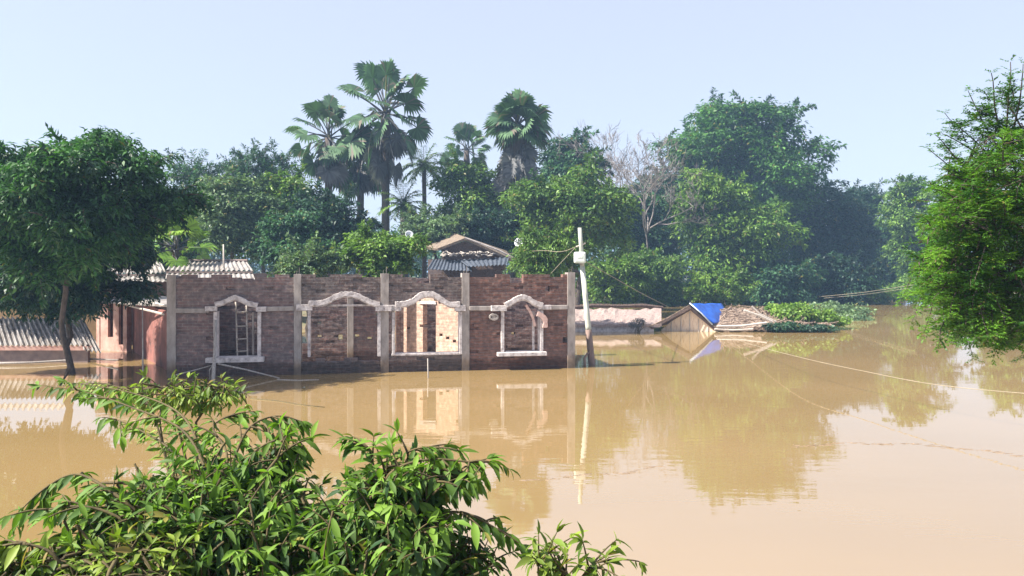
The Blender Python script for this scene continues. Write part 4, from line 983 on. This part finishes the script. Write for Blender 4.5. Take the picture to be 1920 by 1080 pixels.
# ================================================================ OVERHANGING ACACIA (right edge)
def acacia():
    rng = np.random.default_rng(21); t = thing('acacia_tree', 'bright green feathery acacia overhanging the water at the right edge', 'tree', (7.6, 7.6, -0.9)); o = np.array([7.6, 7.6, -.9])
    wb = MB(); cs = []; ax = []; nn = []; T = []
    fork = np.array([-.3, .2, 2.6]); limb(wb, (0, 0, -.3), fork, .16, .12, rng, 6, .03, 9)
    def twig(p, d, L, droop, tq, dens=1.0, thick=.008):
        sg = 10; pts = [p.copy()]; q = p.copy()
        for s in range(sg):
            d = nrm((d + np.array([0, 0, -droop]) + rng.normal(size=3) * .07)[None])[0]; q = q + d * L / sg; pts.append(q.copy())
            if s < 1: continue
            sd = nrm(np.cross(d, np.array([0, 0, 1.]) + rng.normal(size=3) * .3)[None])[0]
            for sgn in (-1, 1):
                if rng.uniform() > dens: continue
                pd = nrm((sd * sgn + d * .6 + rng.normal(size=3) * .2)[None])[0]; pl_ = .075 * rng.uniform(.7, 1.3)
                for m in range(4):   # leaflets along a pinna
                    b = q + pd * pl_ * (m + .6) / 4
                    for s2 in (-1, 1):
                        cs.append(b); ax.append(np.cross(pd, [0, 0, 1.]) * s2 * .9 + pd * .5 + rng.normal(size=3) * .15); nn.append(np.array([0, 0, 1.]) + rng.normal(size=3) * .35); T.append(tq)
        wb.tube(pts[::3] + [pts[-1]], [thick, thick * .8, thick * .6, thick * .4, thick * .3][:len(pts[::3]) + 1], 4, cap=False)
    # crown outline sampled as targets: (px, py, D)
    tg = []
    def lim(y):   # left edge of the crown in the picture
        return np.interp(y, [255, 300, 340, 400, 470, 530, 580, 620, 650], [1830, 1768, 1716, 1680, 1668, 1674, 1694, 1712, 1765])
    for i in range(1050):
        y = rng.uniform(236, 645); x = lim(y) + 22 + abs(rng.normal()) * 150 + rng.uniform(0, 60)
        x = x if x < 2350 else rng.uniform(1900, 2300); tg.append((x, y, rng.uniform(7.0, 9.6)))
    ends = [np.array(P(*g)) - o for g in tg]
    hubs = [np.array(P(x, y, d)) - o for x, y, d in ((1800, 330, 8.2), (1790, 420, 7.9), (1780, 500, 8), (1800, 580, 8.2), (1880, 260, 8.3), (1900, 380, 8.6), (1890, 520, 8.6), (1980, 300, 8.4), (2000, 450, 8.2), (2000, 600, 8.4), (2150, 400, 8.4), (2150, 560, 8.3))]
    for h_ in hubs: limb(wb, fork, h_, .05, .018, rng, 8, .03, 6)
    for e in ends:
        dl = [np.linalg.norm(e - h_) for h_ in hubs]; h_ = hubs[int(np.argmin(dl))]
        out = nrm((e - h_)[None])[0]; L = rng.uniform(.22, .42)
        d = nrm((out * .6 + np.array([-.45, -.1, .05]) + rng.normal(size=3) * .3)[None])[0]
        st = e - d * L; 
        if rng.uniform() < .35: limb(wb, h_, st, .008, .005, rng, 4, .03, 3)
        twig(st, d, L, .05, np.clip(rng.uniform(0, 1) * .7 + .3 * (rng.uniform() < .3), 0, 1))
    # long shoots against the sky
    for (x0, y0, x1, y1) in ((1850, 340, 1742, 252), (1850, 345, 1738, 300), (1862, 300, 1790, 200), (1870, 310, 1772, 236), (1880, 290, 1812, 170), (1890, 290, 1870, 122), (1895, 270, 1905, 126), (1885, 280, 1842, 140), (1880, 320, 1800, 262), (1900, 250, 1850, 196),
                             (1930, 250, 1925, 140), (1865, 360, 1765, 318), (1850, 380, 1735, 345), (1900, 300, 1835, 232), (1915, 240, 1880, 165)):
        a = np.array(P(x0, y0, 8.2)) - o; b = np.array(P(x1, y1, 8.0 + rng.uniform(-.3, .3))) - o; L = np.linalg.norm(b - a); d = nrm((b - a)[None])[0]
        twig(a, nrm((d + np.array([0, 0, -.1]))[None])[0], L, -.012, .35, .95, .012)
        for s in range(3):
            st = a + (b - a) * rng.uniform(.1, .7); twig(st, nrm((d + rng.normal(size=3) * .55)[None])[0], rng.uniform(.14, .3), .0, .2, .9, .006)
    # hanging ends near the water
    for (x, y) in ((1715, 600), (1735, 620), (1770, 625), (1800, 632), (1840, 628), (1872, 632), (1900, 625), (1700, 560), (1755, 640), (1868, 660), (1805, 660), (1920, 640)):
        a = np.array(P(x + 15, y - 60, 7.9)) - o; twig(a, np.array([-.15, 0, -1.]), 60 / F * 8 * 1.2, .02, .6, .9, .006)
    c = np.array(cs); n = len(c); L = .035 * rng.uniform(.75, 1.3, n)
    wb.build('trunk', M['bark'], t, smooth=True)
    leaves('crown', c, np.array(ax), np.array(nn), L, L * .42, np.array(T), M['L_acacia'], t)
acacia()

# ================================================================ FOREGROUND SHRUBS
def shrub(label, root, arcs, body, ntw, leafL, mat, seed, name='leafy_shrub', twl=(.13, .27), wr=.30):
    """root: world point on the bank; arcs: explicit branches as lists of (px,py,D); body: (px,py,D,rx,ry,rd) volumes filled with leafy twigs"""
    rng = np.random.default_rng(seed); t = thing(name, label, 'shrub', root); o = np.array(root)
    wb = MB(); cs = []; ax = []; nn = []; T = []; S = []
    def leafy(pts, tq, step=.028, sc=1.0, start=.12):
        # walk along a polyline and set alternate drooping leaves
        pts = np.array(pts); seg = np.linalg.norm(np.diff(pts, axis=0), axis=1); cum = np.concatenate([[0], np.cumsum(seg)]); tot = cum[-1]
        x = tot * start; k = 0
        while x < tot:
            p = np.array([np.interp(x, cum, pts[:, i]) for i in range(3)]); p2 = np.array([np.interp(min(x + .02, tot), cum, pts[:, i]) for i in range(3)])
            p1 = np.array([np.interp(x - .01, cum, pts[:, i]) for i in range(3)]); d = nrm((p2 - p1)[None])[0]
            sd = nrm(np.cross(d, [0, 0, 1.])[None])[0] * (1 if k % 2 else -1)
            dr = rng.uniform(.25, 1.0)
            cs.append(p); ax.append(sd * .75 + d * rng.uniform(.35, .9) + np.array([0, 0, -dr]) + rng.normal(size=3) * .18)
            nn.append(np.array([0, 0, 1.]) + sd * .4 + rng.normal(size=3) * .28); T.append(np.clip(tq + rng.normal() * .14, 0, 1)); S.append(sc * (1 - .35 * (x / tot) ** 3))
            x += step * rng.uniform(.6, 1.4); k += 1
        # end tuft
        for _ in range(4):
            cs.append(pts[-1]); ax.append(d + rng.normal(size=3) * .5 + np.array([0, 0, -.15])); nn.append(np.array([0, 0, 1.]) + rng.normal(size=3) * .4); T.append(np.clip(tq + .25, 0, 1)); S.append(sc * .75)
    arcpts = []
    for a in arcs:
        q = [np.array(P(*g)) - o for g in a]; sm_ = []
        for i in range(len(q) - 1):
            p0 = q[max(i-1, 0)]; p1 = q[i]; p2 = q[i+1]; p3 = q[min(i+2, len(q)-1)]
            for s in range(6):
                u = s / 6; sm_.append(.5 * ((2*p1) + (p2-p0)*u + (2*p0-5*p1+4*p2-p3)*u*u + (3*p1-p0-3*p2+p3)*u**3))
        sm_.append(q[-1]); n_ = len(sm_)
        limb(wb, (0, 0, -.05), sm_[0], .016, .008, rng, 6, .03, 6)
        wb.tube(sm_, [.0075 - .006 * i / n_ for i in range(n_)], 6); leafy(sm_, rng.uniform(.4, .8), .020, 1.0, .08); arcpts += sm_[n_ // 4:]
        for _ in range(6):   # side twigs
            i = rng.integers(n_ // 3, n_ - 2); d = nrm((sm_[i+1] - sm_[i])[None])[0]; sd = rng.normal(size=3) * np.array([1, 1, .5])
            d2 = nrm((d * .7 + sd * .5)[None])[0]; L = rng.uniform(*twl) * .7; pt = [sm_[i]]
            for s in range(6): d2 = nrm((d2 + np.array([0, 0, -.07]))[None])[0]; pt.append(pt[-1] + d2 * L / 6)
            wb.tube(pt, [.005, .0045, .004, .0035, .003, .0025, .002], 4); leafy(pt, rng.uniform(.3, .9))
    tot = sum(b[3] * b[4] for b in body); hubs = []
    for (px, py, D, rx, ry, rd) in body:
        c0 = np.array(P(px, py, D)) - o; limb(wb, (0, 0, -.05), c0 - np.array([0, 0, ry / F * D * .6]), .016, .007, rng, 6, .04, 6)
        for _ in range(int(ntw * rx * ry / tot)):
            dd = nrm(rng.normal(size=(1, 3)))[0]; rr_ = rng.uniform(.2, 1) ** .5
            e = c0 + dd * rr_ * np.array([rx / F * D, rd, ry / F * D]); d = nrm((dd * .5 + np.array([0, -.05, .35]) + rng.normal(size=3) * .55)[None])[0]
            L = rng.uniform(*twl); pt = [e - d * L * .6]
            for s in range(6): d = nrm((d + np.array([0, 0, -.13]))[None])[0]; pt.append(pt[-1] + d * L / 6)
            wb.tube(pt, [.005, .0045, .004, .0035, .003, .0025, .002], 4, cap=False)
            if rng.uniform() < .15: limb(wb, c0 - np.array([0, 0, ry / F * D * .6]), pt[0], .008, .005, rng, 5, .05, 4)
            leafy(pt, rng.uniform(0, 1) ** 1.2)
    c = np.array(cs); n = len(c); L = leafL * rng.uniform(.5, 1.3, n) * np.array(S)
    wb.build('branches', M['twig'], t, smooth=True)
    fine_leaves('foliage', c, np.array(ax), np.array(nn), L, L * wr * rng.uniform(.8, 1.2, n), np.array(T), M[mat], t)
    return t
def root(px, D): q = P(px, 500, D); return (q.x, D, ground_z(q.x, D))
shrub('large leafy shrub with a long arching branch at the lower left', root(380, 3.2),
      [[(400, 960, 3.3), (385, 880, 3.4), (340, 805, 3.6), (250, 765, 3.8), (160, 735, 4.0), (72, 722, 4.1)],
       [(400, 940, 3.3), (370, 830, 3.6), (330, 770, 3.9), (240, 735, 4.3), (120, 715, 4.5)],
       [(430, 940, 3.2), (440, 860, 3.3), (470, 800, 3.4), (520, 780, 3.5), (566, 790, 3.5)],
       [(420, 930, 3.3), (425, 850, 3.4), (400, 800, 3.6), (440, 775, 3.7)],
       [(470, 930, 3.1), (520, 860, 3.2), (560, 830, 3.3), (575, 850, 3.3)],
       [(300, 1000, 2.9), (220, 930, 2.9), (150, 890, 3.0), (100, 905, 3.0), (80, 930, 3.0)],
       [(300, 1020, 2.8), (200, 960, 2.8), (120, 950, 2.8), (45, 970, 2.9)],
       [(420, 950, 3.5), (330, 850, 3.9), (250, 800, 4.2), (210, 785, 4.3)]],
      [(330, 935, 3.1, 145, 42, .3), (430, 900, 3.3, 95, 45, .3), (270, 985, 2.9, 130, 48, .3), (440, 985, 3.0, 150, 70, .35), (400, 1060, 2.9, 210, 60, .35), (510, 930, 3.2, 80, 45, .3), (510, 850, 3.3, 45, 28, .2)],
      1080, .084, 'L_near', 31, twl=(.09, .20))
shrub('leafy shrub with a single upright leaf tip reaching out in the lower middle', root(720, 3.2),
      [[(700, 980, 3.0), (730, 890, 3.0), (800, 862, 3.0), (880, 866, 3.0), (930, 868, 3.0), (955, 880, 3.0)],
       [(690, 960, 3.1), (700, 880, 3.2), (690, 840, 3.2), (668, 835, 3.2)],
       [(700, 980, 3.0), (760, 870, 3.1), (770, 845, 3.1), (830, 840, 3.1)],
       [(760, 1000, 2.9), (850, 960, 2.9), (920, 985, 2.9), (990, 1030, 2.9)]],
      [(740, 900, 3.0, 85, 38, .25), (680, 970, 3.0, 95, 55, .3), (770, 985, 2.9, 72, 42, .3), (620, 1050, 3, 140, 50, .35), (860, 1060, 2.9, 80, 36, .25), (830, 880, 3.0, 55, 16, .15), (720, 1040, 2.9, 100, 50, .3)],
      700, .084, 'L_near', 33, twl=(.09, .20))
shrub('low yellowish green shrub in the bottom left corner', root(100, 2.6),
      [[(120, 1090, 2.5), (100, 1040, 2.5), (50, 1020, 2.5), (5, 1025, 2.5)]],
      [(90, 1066, 2.5, 130, 26, .25), (240, 1052, 2.6, 110, 30, .25), (10, 1080, 2.5, 110, 26, .25)],
      300, .075, 'L_near2', 35, twl=(.06, .12))
shrub('sparse twiggy shrub tip at the bottom edge right of the middle', root(1060, 3.0),
      [[(1060, 1130, 2.8), (1090, 1085, 2.8), (1110, 1060, 2.8), (1135, 1050, 2.8)], [(1020, 1130, 2.8), (1010, 1075, 2.8), (1010, 1050, 2.8)], [(1060, 1130, 2.8), (1060, 1090, 2.8), (1050, 1070, 2.8)]],
      [(1070, 1100, 2.8, 90, 22, .15)], 16, .075, 'L_near2', 37)
shrub('far leafy sprig over the water between the shrub and the brick building', root(330, 5.2),
      [[(320, 900, 5.0), (300, 780, 5.2), (330, 735, 5.4), (400, 728, 5.5), (460, 738, 5.5)], [(320, 900, 5.0), (280, 760, 5.2), (220, 725, 5.4), (160, 718, 5.4)]],
      [(320, 728, 5.4, 120, 17, .25), (400, 735, 5.5, 60, 14, .2)], 110, .085, 'L_near2', 39, twl=(.08, .18))
stick('long thin branch floating on the water right of the leafy sprig', [W(470, 748), W(520, 752), W(560, 759), W(608, 764)], 0.02, 'floating_branch', 'branch', 'twig')

# drifting scum and twigs along two current lines
def scum(label, pts, seed, n=260):
    rng = np.random.default_rng(seed); mb = MB()
    xs_, ys_ = zip(*pts)
    for i in range(n):
        px = rng.uniform(xs_[0], xs_[-1]); py = np.interp(px, xs_, ys_) + rng.normal() * 1.1 + 1.5 * math.sin(px * .05); p = W(px, py); r = rng.uniform(.003, .009)
        a = rng.normal() * .35; d = Vector((math.cos(a), math.sin(a), 0)) * rng.uniform(.01, .06)
        mb.tube([p - d, p + d], r * .45, 4)
    return tag(mb.build('floating_scum', M['debris']), label, 'floating scum', None, 'stuff')
scum('dark broken line of floating scum and twigs on the right', [(1490, 838), (1560, 832), (1700, 832), (1820, 842), (1925, 856)], 3, 170)
scum('faint line of floating scum below the power pole reflection', [(960, 905), (1080, 893), (1180, 885), (1240, 874)], 4, 70)

# ================================================================ HAZE
hm = bpy.data.materials.new('haze'); hm.use_nodes = True; hn = hm.node_tree; hn.nodes.clear()
out = hn.nodes.new('ShaderNodeOutputMaterial'); pv = hn.nodes.new('ShaderNodeVolumePrincipled')
pv.inputs['Color'].default_value = (0.42, 0.66, 1.0, 1); pv.inputs['Density'].default_value = 0.0013; pv.inputs['Anisotropy'].default_value = 0.1
hn.links.new(pv.outputs[0], out.inputs['Volume'])
mb = MB(); mb.box(-1200, 1200, -60, 1700, -2.4, 24); tag(mb.build('haze', hm), 'thin bluish haze over the flooded village', 'haze', kind='stuff')
